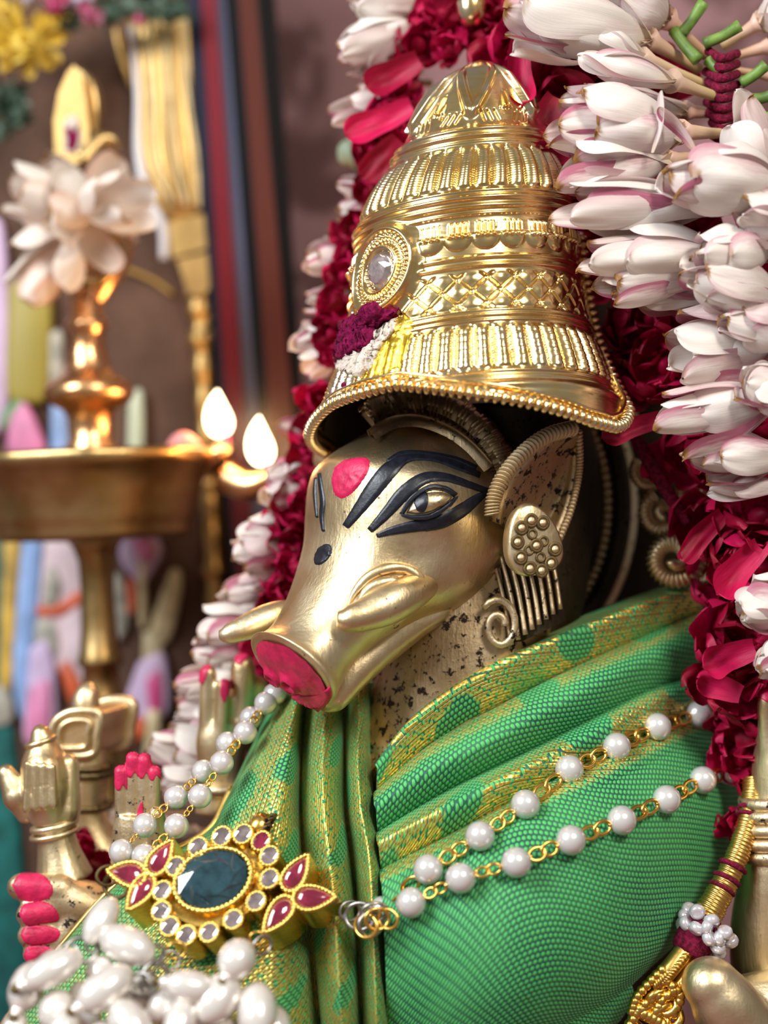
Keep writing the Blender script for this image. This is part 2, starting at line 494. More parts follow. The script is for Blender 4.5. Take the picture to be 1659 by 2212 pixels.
# red painted snout disc with two nostrils, set into the rim
V = []; F = []; nr, ns_ = 26, 100
for r in range(nr+1):
    for k in range(ns_):
        a = 2*math.pi*k/ns_; f = r/nr
        jag = 1+.03*noise.noise(Vector((k*.7, 3, 1))) if r == nr else 1
        w, t = .096*f*math.cos(a)*jag, .084*f*math.sin(a)*jag
        s = .463+.014*(1-f*f)
        for wn in (-.072, -.006):
            dd = math.hypot(w-wn, t+.012)
            s += -.022*math.exp(-(dd/.008)**2)+.012*math.exp(-((dd-.017)/.006)**2)
        s += .004*noise.noise(Vector((w*30, t*30, 5)))-.012*math.exp(-((t+.062)/.008)**2)*(abs(w) < .06)
        V.append(H(s-.34*t-.046, t, w))
for r in range(nr):
    for k in range(ns_):
        a = r*ns_+k; b = r*ns_+(k+1) % ns_; F.append((a, b, b+ns_, a+ns_))
o = obj('snout_disc', V, F, PAINT_RED, idol); o['label'] = 'red painted snout disc with two round nostrils'
# red lower lip
o = obj('lower_lip', *blob(BH, [(628, 1500), (655, 1498), (690, 1496), (716, 1482), (718, 1505), (704, 1526), (684, 1540), (658, 1534), (638, 1520)], .008, jag=.03, lump=.0015, seed=9), PAINT_RED, idol); o['label'] = 'red painted lower lip'
# paint marks
def mark(name, VF, mat, label, parent=None):
    o = obj(name, VF[0], VF[1], mat, parent or idol); o['label'] = label; return o
mark('forehead_mark', blob(BH, [(722, 1008), (742, 994), (772, 987), (797, 990), (799, 1012), (786, 1037), (762, 1066), (737, 1079), (720, 1066), (715, 1035)], .005, jag=.05, lump=.002), PAINT_RED, 'red paint mark on the forehead')
mark('nose_mark', blob(BH, [(680, 1200), (690, 1182), (706, 1174), (718, 1180), (716, 1198), (704, 1214), (688, 1222), (678, 1216)], .004, jag=.08, lump=.002, seed=4), PAINT_BLACK, 'black paint spot on the snout bridge')
mark('eyebrow', stroke(BH, [(745, 1140, 9), (775, 1100, 15), (812, 1050, 21), (845, 1012, 20), (885, 990, 9), (940, 992, 7), (990, 1008, 9), (1040, 1028, 7)], seed=1), PAINT_BLACK, 'black painted eyebrow')
mark('eyebrow', stroke(BH, [(835, 998, 4), (870, 980, 5), (925, 980, 4), (985, 992, 5), (1030, 1012, 6)], seed=2), PAINT_BLACK, 'thin black line above the eyebrow')
mark('upper_eyelid_line', stroke(BH, [(797, 1148, 8), (835, 1108, 14), (872, 1066, 18), (915, 1034, 15), (960, 1031, 11), (1010, 1046, 9), (1055, 1062, 8)], seed=3), PAINT_BLACK, 'black painted upper eyelid')
mark('lower_eyelid_line', stroke(BH, [(812, 1158, 5), (850, 1146, 11), (900, 1136, 15), (950, 1128, 17), (995, 1104, 17), (1030, 1078, 12), (1050, 1066, 6)], seed=4), PAINT_BLACK, 'black painted lower eyelid')
mark('eye_outline', stroke(BH, [(866, 1112, 5), (890, 1078, 7), (925, 1056, 6), (958, 1058, 4), (982, 1072, 3)], .010, seed=5), PAINT_BLACK, 'black line round the eye')
mark('eye_outline', stroke(BH, [(866, 1112, 3), (895, 1118, 6), (930, 1114, 6), (960, 1096, 5), (984, 1074, 2)], .010, seed=6), PAINT_BLACK, 'black line under the eye')
mark('eyeball', blob(BH, [(876, 1108), (892, 1082), (922, 1064), (956, 1062), (978, 1074), (956, 1094), (926, 1108), (898, 1112)], .004, dome=.012), BRASS, 'bare brass eyeball')
BH2 = bvh_of(head, jaw, bpy.data.objects['eyeball'])
mark('pupil', blob(BH2, [(893, 1088), (905, 1064), (922, 1062), (926, 1082), (918, 1106), (902, 1106)], .003, seed=2), PAINT_BLACK, 'black painted pupil')
mark('eyebrow', stroke(BH, [(690, 1020, 3), (694, 1050, 5), (698, 1085, 6), (696, 1115, 5), (700, 1150, 3)], seed=8, n=40), PAINT_BLACK, 'black eyebrow of the far eye')
mark('upper_eyelid_line', stroke(BH, [(683, 1030, 2), (681, 1060, 3), (683, 1090, 3), (686, 1120, 2)], seed=9, n=30), PAINT_BLACK, 'black eyelid of the far eye')

# tusks and the lips that fold round them
def rayP(px, py, dd=0):
    l, n = cast(BH, px, py); l = l or P(px, py, -.05)
    return P(px, py, l.y+dd)
tk = [P(925, 1258, -.10), P(880, 1283, -.155), P(835, 1307, -.185), P(788, 1328, -.205), P(752, 1338, -.215), P(728, 1337, -.217)]
mark('tusk', tube(tk, [.030, .040, .042, .034, .027, .015], 24, sub=30), BRASS, 'short curved brass tusk on the near cheek')
o = bpy.data.objects['tusk']
fold = [(750, 1312), (768, 1278), (798, 1246), (840, 1228), (880, 1230), (906, 1252), (912, 1290), (880, 1325), (850, 1352)]
o = obj('lip_fold', *tube([rayP(x, y, .0) for x, y in fold], [.002, .009, .012, .013, .012, .013, .011, .008, .002], 16, sub=50), BRASS, idol)
fold2 = [(770, 1310), (790, 1280), (818, 1262), (850, 1256), (880, 1264)]
obj('lip_fold', *tube([rayP(x, y, -.008) for x, y in fold2], [.003, .010, .013, .012, .004], 12, sub=30), BRASS, idol)
tk2 = [P(660, 1320, .03), P(610, 1326, .02), P(568, 1340, .0), P(525, 1358, -.02), P(492, 1370, -.03), P(474, 1372, -.03)]
mark('tusk', tube(tk2, [.022, .030, .032, .027, .021, .010], 20, sub=26), BRASS, 'short curved brass tusk on the far cheek')
# neck and torso
def loftP(rows, n=40, sub=30, ex=1.0):
    """rows: (px, py, depth, half width, half depth): stacked ellipses"""
    c = [catmull([(P(r[0], r[1], r[2]).x, r[2], P(r[0], r[1], r[2]).z) for r in rows], sub), catmull([(r[3], r[4], 0) for r in rows], sub)]
    def f(i, j):
        a = 2*math.pi*i/n; p = c[0][j]; w = c[1][j]
        return p+Vector((w.x*math.copysign(abs(math.cos(a))**ex, math.cos(a)), w.y*math.copysign(abs(math.sin(a))**ex, math.sin(a)), 0))
    V, F = grid(n, sub, f, True)
    F.append(tuple(range(n))[::-1]); F.append(tuple(range((sub-1)*n, sub*n)))
    return V, F
obj('neck', *loftP([(1040, 1100, .15, .16, .14), (1030, 1250, .15, .185, .17), (1010, 1350, .14, .19, .18), (990, 1450, .13, .185, .18), (970, 1560, .12, .185, .17), (985, 1680, .14, .26, .2)]), brass('shaded_pitted_neck_brass', (.40, .28, .15), (.56, .44, .28), (.05, .036, .028), .5, .53, 1.8), idol)  # dark pits, plus the neck's shade darkened into the base colour
obj('torso', *loftP([(1000, 1560, .2, .20, .14), (1040, 1640, .22, .42, .22), (1080, 1760, .24, .52, .30), (1060, 1950, .24, .48, .36), (1000, 2150, .24, .44, .36), (980, 2400, .24, .46, .36), (980, 2640, .24, .6, .42), (980, 2858, .24, .7, .5)]), BRASS_BLACK, idol)
# hair locks falling behind the jaw: thin raised lines on a near-black bed
V, F = grid(14, 12, lambda i, j: P(1052+i*10.5+j*3.2-(j*2 if i < 4 else 0), 1240-i*5+j*15, .02-.05*math.sin(math.pi*i/13)-.012*j/11))
obj('hair_bed', V, F, BRASS_BLACK, idol)
for i in range(9):
    x0, y0 = 1050+i*16, 1214-i*7; x1, y1 = x0+40-i*1.0, y0+190-i*4; q = math.sin(math.pi*(i+.5)/9)
    obj('hair_lock', *tube([P(x0, y0, .01-.05*q), P((x0+x1)/2+4, (y0+y1)/2, .0-.05*q), P(x1, y1, -.012-.05*q)], [.004, .005, .0055], 8, sub=14), BRASS_WORN, idol)
obj('hair_curl', *tube([P(1078, 1352, -.055)+Vector((math.cos(a)*(.012+a*.0035), 0, math.sin(a)*(.016+a*.005))) for a in [k*.35 for k in range(26)]], .008, 8), BRASS_WORN, idol)
obj('hair_mass', *loftP([(1110, 880, .16, .16, .16), (1130, 1000, .20, .17, .17), (1150, 1150, .22, .14, .15), (1150, 1300, .22, .12, .14), (1130, 1450, .22, .1, .12)]), BRASS_BLACK, idol)

# headband: two chased bands wrapped round the forehead under the crown
def band(name, path, hw, lift, teeth, mat, tooth_len, sgn):
    c = catmull([(x, y, 0) for x, y in path], 60); V = []
    L = []
    for i, p in enumerate(c):
        t = c[min(i+1, 59)]-c[max(i-1, 0)]; l = math.hypot(t.x, t.y); nx, ny = -t.y/l, t.x/l
        ring = []
        for k in range(7):
            s = k/6*2-1; lo, nn = cast_near(BH, p.x+nx*s*hw, p.y+ny*s*hw, 900, 1100)
            q = P(p.x+nx*s*hw, p.y+ny*s*hw, lo.y)
            ring.append(q+nn*(lift*math.sqrt(max(0, 1-s*s*.85))))
        V += ring; L.append((ring, nx, ny, p))
    F = [(i*7+k, i*7+k+1, i*7+k+8, i*7+k+7) for i in range(59) for k in range(6)]
    b = obj(name, V, F, mat, idol)
    for q in range(teeth):
        i = int((q+.5)/teeth*58); ring = L[i][0]; a, m = (ring[0], ring[6]) if sgn < 0 else (ring[6], ring[0])
        d = (a-m).normalized(); mid = ring[3]
        tn = (L[i+1][0][3]-L[i][0][3]).normalized()
        out = tn.cross(d).normalized()
        if out.y > 0: out = -out
        w = tn*.0075
        base = mid.lerp(a, .15)+out*.004; tip = a+d*tooth_len+out*.004
        obj('tooth', *prism([base-w, tip, base+w], -out*.012), mat, b, False)
        if hw > 15: obj('fur_ridge', *tube([ring[k]+out*.0 for k in (0, 1, 3, 5, 6)], [.002, .0045, .005, .0045, .002], 6), mat, b)
    return b
band('headband', [(798, 916), (816, 897), (842, 884), (880, 872), (950, 882), (1010, 915), (1058, 968), (1085, 1020)], 22, .035, 44, BRASS_WORN, .012, 1)
band('headband', [(806, 952), (830, 934), (864, 921), (910, 920), (965, 940), (1010, 972), (1048, 1015)], 11, .022, 30, BRASS_WORN, .013, -1)

# near ear: hollow leaf with a rope edge
front = [(1062, 1125, -.10), (1066, 1078, -.12), (1088, 1028, -.13), (1130, 978, -.12), (1180, 942, -.10), (1238, 925, -.07)]
back = [(1120, 1160, -.06), (1185, 1190, -.03), (1222, 1130, -.01), (1243, 1060, 0), (1252, 1000, -.01), (1250, 930, -.05)]
fr = catmull([P(*p) for p in front], 40); bk = catmull([P(*p) for p in back], 40)
def earf(i, j):
    t = i/16; p = fr[j].lerp(bk[j], t); dep = .10*math.sin(math.pi*t)*(1-(j/39)**2*.75)
    return p+Vector((.35*dep, dep, -.1*dep))
V, F = grid(17, 40, earf)
o = obj('ear', V, F, brass('mottled_ear_brass', (.48, .36, .21), (.60, .48, .32), (.05, .035, .03), .5, .53, 1.6), idol); sm = o.modifiers.new('thick', 'SOLIDIFY'); sm.thickness = .016; sm.offset = 1
ear = o
def rope(name, pts, r, n, parent, mat, tilt=.5):
    c = catmull(pts, n+1)
    for i in range(n):
        a, b = c[i], c[i+1]; d = (b-a)
        R3 = frame_z(d, Vector((.3, -1, .2)))
        R3 = R3 @ Matrix.Rotation(tilt, 3, 'X')
        V, F = ROPE_UNIT
        inst(name, ROPE_ME[mat.name], parent, mat4(R3, (a+b)/2, (r, r, d.length*.62)))
ROPE_UNIT = sphere((0, 0, 0), 1, 10, 8)
ROPE_ME = {m.name: mesh('ridge', *ROPE_UNIT, m) for m in (BRASS, BRASS_WORN, BRASS_DARK, GOLD)}
rope('ridge', [p+Vector((0, -.008, 0)) for p in fr[2:]], .018, 34, ear, BRASS_WORN)
rope('ridge', [p+Vector((0, -.004, 0)) for p in bk[4:]], .009, 40, ear, BRASS_WORN)
# ear ornament: egg shaped plug with bosses
ec = P(1152, 1178, -.135); en = Vector((.28, -.92, -.02)).normalized()
eR = frame_z(en, Vector((-.25, 0, 1)))
def egg(a): return (.062*math.cos(a), .078*math.sin(a)*(1.0 if math.sin(a) > 0 else .95)-.012*math.cos(2*a))
pr = [(-.075, .45), (-.06, .72), (-.03, .92), (0, 1.0), (.010, .97), (.014, .90), (.015, .5), (.016, .02)]
V = []; n = 40
for h, f in pr:
    for k in range(n):
        x, y = egg(2*math.pi*k/n); V.append(ec+eR @ Vector((x*f, y*f, h)))
F = [(j*n+k, j*n+(k+1) % n, (j+1)*n+(k+1) % n, (j+1)*n+k) for j in range(len(pr)-1) for k in range(n)]+[tuple(range(n))[::-1]]
plug = obj('ear_ornament', V, F, BRASS, idol); plug['label'] = 'round ear ornament covered in small ring bosses'
boss = mesh('boss', *tube([Vector((math.cos(a), math.sin(a), 0)) for a in [2*math.pi*k/16 for k in range(16)]], .32, 8, closed=True), BRASS_DARK)
bead = mesh('boss_bead', *sphere((0, 0, 0), .75, 12, 8), BRASS)
for k in range(10):
    a = 2*math.pi*k/10+.3; r = .80 if k else 0
    bx, by = .041*math.cos(a), .053*math.sin(a)
    if k == 0: bx = by = 0
    q = mat4(eR, ec+eR @ Vector((bx, by, .017)), (.012, .012, .010)); b = inst('boss', boss, plug, q); inst('boss_bead', bead, plug, q)
for k in range(4):
    a = 1.57*k+.2; q = mat4(eR, ec+eR @ Vector((.018*math.cos(a), .026*math.sin(a), .017)), (.009, .009, .008)); inst('boss', boss, plug, q)
# far ear tip just behind the brow
obj('ear', *tube([P(735, 1010, .22), P(705, 985, .25), P(690, 960, .27)], [.05, .035, .008], 14, sub=14), BRASS_WORN, idol)

# halo behind the head: rings, toothed ring and scrolls
hc = P(1085, 1090, .34)
def ringP(rx, rz, r, a0, a1, n=70, dd=0): return [hc+Vector((rx*math.cos(a), dd, rz*math.sin(a))) for a in np.linspace(a0, a1, n)]
halo = obj('halo', *tube(ringP(.225, .30, .02, -1.9, 1.9), .018, 12), BRASS_BLACK, idol); halo['label'] = 'dark brass halo of ridged rings behind the head'
obj('halo_ring', *tube(ringP(.285, .37, .02, -1.9, 1.9), .024, 12), BRASS_BLACK, halo)
obj('halo_ring', *tube(ringP(.30, .385, .02, -1.9, 1.9, dd=.02), .030, 12), BRASS_WORN, halo)
V, F = grid(40, 8, lambda i, j: hc+Vector(((.10+.2*j/7)*math.cos(-1.9+3.8*i/39), .05, (.13+.25*j/7)*math.sin(-1.9+3.8*i/39))))
obj('halo_plate', V, F, BRASS_BLACK, halo)
obj('back_shade_plate', *prism([P(1340+430*math.cos(a), 1180+640*math.sin(a), .50) for a in np.linspace(0, 2*math.pi, 60)[:-1]], Vector((0, .04, 0))), BRASS_BLACK, halo, False)  # added near-black oval standing in for deep shade behind ear and garland
rope('halo_tooth', ringP(.252, .335, .02, -1.7, 1.7), .016, 60, halo, BRASS_WORN, .2)
def scroll(cx, cy, d, R, turns, r, s0=0, flip=1):
    pts = []; n = int(26*turns)
    for k in range(n+1):
        t = k/n; a = s0+flip*2*math.pi*turns*t; rr = R*(1-.85*t)
        pts.append(P(cx, cy, d)+Vector((rr*math.cos(a), -.03*t, rr*math.sin(a))))
    o = obj('scroll', *tube(pts, [r*(1-.3*k/n) for k in range(n+1)], 10), BRASS, idol)
    rope('scroll_ridge', pts[:int(n*.75)], r*1.18, int(n*.8), o, BRASS, .35)
    return o
scroll(1452, 1205, .16, .066, 1.6, .018, 1.2, -1)
scroll(1432, 1110, .20, .048, 1.4, .015, 2.0)
scroll(1492, 1062, .17, .034, 1.3, .014, .3, -1)
scroll(1405, 1020, .22, .040, 1.4, .013, 2.4)
scroll(1375, 790, .20, .030, 1.3, .018, .6)
scroll(1345, 905, .24, .040, 1.4, .014, 1.6)
scroll(1520, 1225, .18, .045, 1.3, .015, .4)
obj('finial', *lathe([(-.05, .02), (-.03, .032), (0, .036), (.03, .03), (.045, .012)], 20, P(1018, 10, .22), (0, 0, 1)), GOLD, idol)

# ---------------------------------------------------------------- hands
def hand_mesh(name, parts, vox, parent, mat, smooth=3):
    mb = MB()
    for p in parts: mb.add(p)
    o = mb.build(name, mat, parent); remesh(o, vox, smooth); return o
# raised open palm left of the pendant
pd = -.02
parts = [tube([P(300, 1995, pd+.03), P(300, 1890, pd), P(302, 1800, pd), P(303, 1760, pd)], [.050, .060, .060, .054], 20, sub=14, flat=(Vector((0, 1, 0)), .55))]
for x, top, r in ((262, 1650, .0150), (287, 1622, .0155), (312, 1624, .0150), (334, 1650, .0135)):
    parts.append(capsule(P(x*.96+12, 1790, pd), P(x, top+18, pd-.006), r*1.08, r*.95))
parts.append(capsule(P(345, 1850, pd-.02), P(338, 1760, pd-.045), .024, .018))
palm = hand_mesh('raised_hand', parts, .004, idol, BRASS_WORN, 2); palm['label'] = 'raised open palm with red fingertips left of the pendant'
BP = bvh_of(palm)
for x, y in ((262, 1634), (287, 1606), (312, 1608), (334, 1634)):
    h_ = 72 if x < 330 else 50
    obj('fingertip_paint', *blob(BP, [(x-14, y+30), (x-12, y+10), (x, y+2), (x+12, y+10), (x+14, y+30), (x+13, y+h_), (x+5, y+h_-8), (x-4, y+h_+4), (x-13, y+h_-2)], .003, jag=.05, rings=8, seg=60), PAINT_RED, palm)
obj('palm_paint', *blob(BP, [(300, 1740), (308, 1730), (310, 1760), (304, 1780), (294, 1770)], .003, jag=.1), PAINT_RED, palm)
# raised hand between the snout and the garland
pd = .22
parts = [tube([P(478, 1760, pd), P(480, 1680, pd), P(478, 1600, pd), P(480, 1560, pd)], [.062, .056, .060, .050], 20, sub=14, flat=(Vector((0, 1, 0)), .6)),
         capsule(P(450, 1600, pd), P(450, 1455, pd-.01), .024, .020), capsule(P(478, 1600, pd-.02), P(484, 1480, pd-.03), .018, .015),
         capsule(P(520, 1600, pd+.02), P(525, 1440, pd+.02), .034, .030), capsule(P(545, 1600, pd+.04), P(555, 1480, pd+.04), .03, .025)]
h2 = hand_mesh('raised_hand', parts, .007, idol, BRASS); h2['label'] = 'raised brass hand with red fingertips behind the pearl strands'
BP = bvh_of(h2)
for poly in ([(430, 1475), (432, 1450), (446, 1432), (458, 1436), (448, 1456), (438, 1480)], [(474, 1500), (478, 1470), (488, 1458), (498, 1470), (494, 1500), (484, 1520)], [(505, 1430), (510, 1405), (528, 1398), (540, 1410), (530, 1428), (515, 1438)]):
    obj('fingertip_paint', *blob(BP, poly, .003, jag=.06), PAINT_RED, h2)
obj('wrist_ring', *tube([P(478, 1700, pd)+Vector((.068*math.cos(a), .05*math.sin(a), 0)) for a in np.linspace(0, 2*math.pi, 30)[:-1]], .012, 8, closed=True), BRASS, h2)
# arm bringing the pendulous lower hand, red fingertips
pd = .06
parts = [tube([P(330, 2060, pd+.05), P(240, 1990, pd+.03), P(160, 1950, pd), P(90, 1925, pd-.02)], [.075, .07, .055, .035], 20, sub=16),
         capsule(P(130, 1920, pd-.02), P(45, 1915, pd-.03), .034, .030), capsule(P(110, 1965, pd-.03), P(60, 1975, pd-.05), .03, .026),
         capsule(P(115, 2010, pd-.03), P(62, 2020, pd-.05), .028, .025), capsule(P(120, 2050, pd-.03), P(70, 2060, pd-.05), .026, .022),
         tube([P(170, 1960, pd), P(140, 2040, pd-.01), P(110, 2080, pd-.01)], [.05, .05, .03], 16, sub=10)]
h3 = hand_mesh('lowered_hand', parts, .007, idol, BRASS_WORN); h3['label'] = 'lowered brass hand with four red fingers at the left edge'
BP = bvh_of(h3)
for poly in ([(22, 1912), (40, 1886), (75, 1884), (100, 1892), (118, 1922), (100, 1946), (45, 1946)], [(38, 1975), (50, 1952), (95, 1946), (122, 1962), (128, 1990), (90, 1997), (55, 2000)], [(40, 2020), (52, 2002), (100, 1998), (132, 2012), (118, 2036), (60, 2042)], [(48, 2064), (60, 2044), (100, 2042), (120, 2060), (95, 2082), (62, 2086)]):
    obj('fingertip_paint', *blob(BP, poly, .003, jag=.05), PAINT_RED, h3)
# upper arm stump with clenched hand holding a conch-like attribute
pd = .10
parts = [tube([P(140, 1900, pd), P(125, 1830, pd), P(115, 1760, pd)], [.066, .046, .040], 20, sub=12),
         tube([P(110, 1770, pd-.01), P(100, 1700, pd-.02), P(95, 1640, pd), P(90, 1590, pd)], [.045, .052, .05, .022], 18, sub=14),
         capsule(P(140, 1750, pd-.01), P(148, 1650, pd), .036, .024), capsule(P(40, 1720, pd), P(14, 1670, pd), .036, .02), capsule(P(40, 1720, pd), P(55, 1760, pd), .036, .02)]
for i in range(4): parts.append(capsule(P(56+i*20, 1748-i*3, pd-.074), P(60+i*18, 1650+i*2, pd-.070), .0085, .0075))
parts.append(tube([P(92, 1600, pd), P(85, 1575, pd), P(80, 1566, pd)], [.03, .02, .006], 14))
h4 = hand_mesh('clenched_hand', parts, .004, idol, BRASS, 2); h4['label'] = 'clenched brass hand with ridged fingers on a ringed arm at the left edge'
for y, r, w in ((1782, .047, .008), (1800, .050, .006), (1602, .030, .007)):
    obj('arm_ring', *tube([P(118 if y > 1700 else 88, y, pd)+Vector((r*math.cos(a), r*math.sin(a), .01*math.cos(a))) for a in np.linspace(0, 2*math.pi, 30)[:-1]], w, 8, closed=True), BRASS, h4)
# rear arm with discus
pd = .32
arm = obj('rear_arm', *tube([P(300, 1960, pd), P(220, 1850, pd), P(185, 1760, pd), P(190, 1660, pd), P(195, 1600, pd)], [.08, .062, .05, .045, .035], 20, sub=24), BRASS, idol)
for y in (1655, 1670, 1740): obj('arm_ring', *tube([P(190, y, pd)+Vector((.052*math.cos(a), .05*math.sin(a), 0)) for a in np.linspace(0, 2*math.pi, 30)[:-1]], .009, 8, closed=True), BRASS_DARK, arm)
fo_ = [(108, 1605), (114, 1570), (132, 1548), (165, 1536), (214, 1542), (208, 1590), (202, 1628), (150, 1634), (116, 1630)]
fw = catmull([P(x, y, pd-.05) for x, y in fo_]+[P(108, 1605, pd-.05)], 41)[:-1]
disc = obj('discus', *prism(fw, Vector((.055, .13, .006))), BRASS, arm, False); disc['label'] = 'thick brass discus with a framed recess on the rear arm'
obj('discus_frame', *tube(fw, .011, 8, closed=True), BRASS, disc)
cfx = sum(fw, Vector())/40
obj('discus_panel', *tube([cfx+(p-cfx)*.62+Vector((0, -.004, 0)) for p in fw], .008, 8, closed=True), BRASS, disc)
obj('discus_rim', *tube([p+Vector((.055, .13, .006)) for p in fw], .016, 8, closed=True), BRASS, disc)
obj('discus_tip', *tube([P(185, 1540, pd), P(186, 1512, pd), P(192, 1488, pd), P(196, 1474, pd)], [.036, .034, .024, .006], 14, sub=12), BRASS, disc)
# right arm raised at the picture's right edge
pd = .0
parts = [tube([P(1675, 2120, pd+.04), P(1662, 2020, pd+.02), P(1668, 1900, pd), P(1680, 1760, pd), P(1690, 1640, pd), P(1690, 1560, pd)], [.095, .085, .072, .062, .062, .05], 24, sub=26)]
for x in (1655, 1682, 1706): parts.append(capsule(P(x+6, 1620, pd-.02), P(x, 1510, pd-.03), .024, .020))
h5 = hand_mesh('raised_hand', parts, .008, idol, BRASS); h5['label'] = 'raised brass forearm with ridged bangles at the right edge'
for y, r in ((1722, .070), (1748, .074), (1776, .078), (1806, .080), (1834, .076)):
    obj('arm_ring', *tube([P(1680, y, pd)+Vector((r*math.cos(a), r*math.sin(a), .012*math.cos(a))) for a in np.linspace(0, 2*math.pi, 36)[:-1]], .015, 10, closed=True), BRASS_WORN, h5)
BP = bvh_of(h5)
obj('fingertip_paint', *blob(BP, [(1638, 1500), (1645, 1488), (1665, 1484), (1680, 1496), (1668, 1520), (1646, 1512)], .003), PAINT_RED, h5)
# lower right hand: rounded brass knuckle
pd = -.18
parts = [sphere(P(1535, 2125, pd), (.060, .06, .055), 20, 14), tube([P(1530, 2110, pd), P(1560, 2160, pd), P(1600, 2230, pd+.02)], [.05, .068, .08], 18, sub=10), capsule(P(1600, 2170, pd+.1), P(1690, 2160, pd+.12), .06, .07), capsule(P(1590, 2230, pd+.05), P(1700, 2250, pd+.1), .07, .08)]
h6 = hand_mesh('lower_hand', parts, .008, idol, BRASS); h6['label'] = 'rounded brass knuckles in the lower right corner'

# ================================================================ CROWN
DAX = .06; AXX = 1005
crown = thing('gilded_crown', P(AXX, 860, DAX), 'tall gilded embossed crown with a clear jewel, worn by the boar-headed idol', 'crown')
RT = [(130, 2), (133, 38), (142, 68), (160, 92), (190, 114), (230, 136), (262, 152), (276, 164), (300, 172), (320, 184), (360, 208), (400, 226), (421, 233), (470, 236), (520, 241), (570, 248), (620, 256), (670, 266), (700, 274), (750, 292), (800, 314), (850, 340), (930, 348)]
YL = [(-195, 842), (-150, 835), (-90, 817), (-60, 797), (-27, 803), (0, 850), (25, 886), (42, 910), (54, 912), (62, 896), (69, 868), (75, 832), (80, 785), (84, 720), (86, 640)]
T0, T1 = -195, 86
def cr_r(Y): return np.interp(Y, [a for a, b in RT], [b for a, b in RT])/1000*1.02
_yy = np.linspace(100, 960, 1721); _rr = cr_r(_yy); _k = np.hanning(25); _k /= _k.sum()
_rs = np.convolve(np.pad(_rr, 12, 'edge'), _k, 'valid'); _rs = np.where(_yy < 165, _rr, _rs)
def cr_rad(Y): return np.interp(Y, _yy, _rs)
def sst(a, b, x):
    t = np.clip((x-a)/(b-a), 0, 1); return t*t*(3-2*t)
def bandm(Y, a, b, e=5): return sst(a-e, a+e, Y)*(1-sst(b-e, b+e, Y))
def cr_relief(th, Y):
    h = np.zeros_like(Y)
    def ridge(y, w, amp): return amp*np.exp(-((Y-y)/w)**2)
    for y, w, a in ((277, 5, .007), (292, 6, .010), (305, 3, .004), (412, 4, .006), (428, 8, .012), (446, 7, .010), (462, 4, .006), (556, 4, .006), (574, 4, .007), (672, 3, .005), (682, 4, .008), (693, 3, .004), (803, 4, .006), (816, 3, .004), (832, 9, .008)):
        h = h+ridge(y, w, a)
    # flutes
    ph = th*18
    fl = np.abs(np.sin(ph))**.75
    h = h+bandm(Y, 318, 404, 8)*(.018*fl*(.55+.45*np.sqrt(np.clip(1-((Y-361)/46)**2, 0, 1)))-.007)
    ph2 = th*24
    h = h+bandm(Y, 704, 795, 8)*(.018*np.abs(np.sin(ph2))**.75*(.55+.45*np.sqrt(np.clip(1-((Y-749)/50)**2, 0, 1)))-.007)*(1+.3*np.sin(Y*.4)*.2)
    h = h+bandm(Y, 704, 795)*.0005*np.sin(Y*1.1)
    h = h+bandm(Y, 318, 404)*.0005*np.sin(Y*1.25)
    # lattice of diamonds
    R = cr_rad(Y)*1000; X_ = th*R
    a = np.abs(((X_+Y*1.1)/60) % 1-.5)*2; b = np.abs(((X_-Y*1.1)/60) % 1-.5)*2
    lat = np.maximum(1-a*5, 0)**.8+np.maximum(1-b*5, 0)**.8
    nob = np.exp(-(((a-1)**2+(b-1)**2)/.35))
    h = h+bandm(Y, 590, 664, 4)*(-.009*np.minimum(lat, 1)+.003*nob)
    # row of small pillars and leaves
    q = ((X_/58) % 1-.5)*2
    leaf = np.clip(1-np.abs(q)*1.25, 0, 1)*np.clip((Y-478)/50, 0, 1)
    bars = np.abs(np.sin(th*62))**2
    h = h+bandm(Y, 480, 512, 3)*.010*bars*(np.abs(q) < .75)
    h = h+bandm(Y, 505, 545, 4)*(.010*np.sqrt(np.clip(1-((Y-508)/32)**2-q*q*.9, 0, 1)))
    # dome: swags and a small tassel in each bay
    u = ((th/(2*math.pi/6)+.10) % 1-.5)*2; v = (Y-140)/130
    for off in (0, .16, .34):
        c = .95-1.0*np.clip(v, 0, 1)**.8-off*.6
        h = h+bandm(Y, 145, 246, 14)*(.014*np.exp(-((np.abs(u)-(1-c))/.075)**2))
    h = h+bandm(Y, 196, 234, 4)*.020*np.clip(1-np.abs(u)/(.05+(Y-190)/230), 0, 1)*(.6+.4*np.sin(u*60))
    for k in (.28, .48, .68):
        h = h+bandm(Y, 238, 262, 3)*(-.007)*np.exp(-((np.abs(u)-k+(Y-250)*.006)/.035)**2)
    # jewelled boss on the brow of the crown
    dth = (th-JT)*R; dy = (Y-JY)*1.0
    rr = np.sqrt((dth/78)**2+(dy/88)**2)
    m = 1-sst(1.12, 1.3, rr)
    boss = .020*np.exp(-((rr-.98)/.11)**2)+.012*np.exp(-((rr-.78)/.07)**2)*(1+.35*np.sin(np.arctan2(dy, dth)*40))+.018*np.exp(-((rr-.55)/.08)**2)-.004*(rr < .4)
    h = h*(1-m)+m*(boss+.008)
    return h
JT, JY = math.radians(-45), 548
def cr_pt(th, Y, rel=True):
    r0 = cr_rad(Y); zz = ZC+(1106-Y)/1000*(D+DAX-r0)/D
    T = np.clip((Y-300)/560, 0, 1)*.20
    zz = zz+r0*(.10*np.sin(th)-T*(1-np.cos(th)))
    r = r0+(cr_relief(th, Y) if rel else 0)
    # slight flare of the brim towards the brow
    ax = P(AXX, 1106, DAX).x+.032*np.clip((430-Y)/300, 0, 1)
    return ax+r*np.sin(th), DAX-r*np.cos(th), zz
NT, NY = 760, 420
def ylow(thd): return np.interp(thd, [a for a, b in YL], [b for a, b in YL])
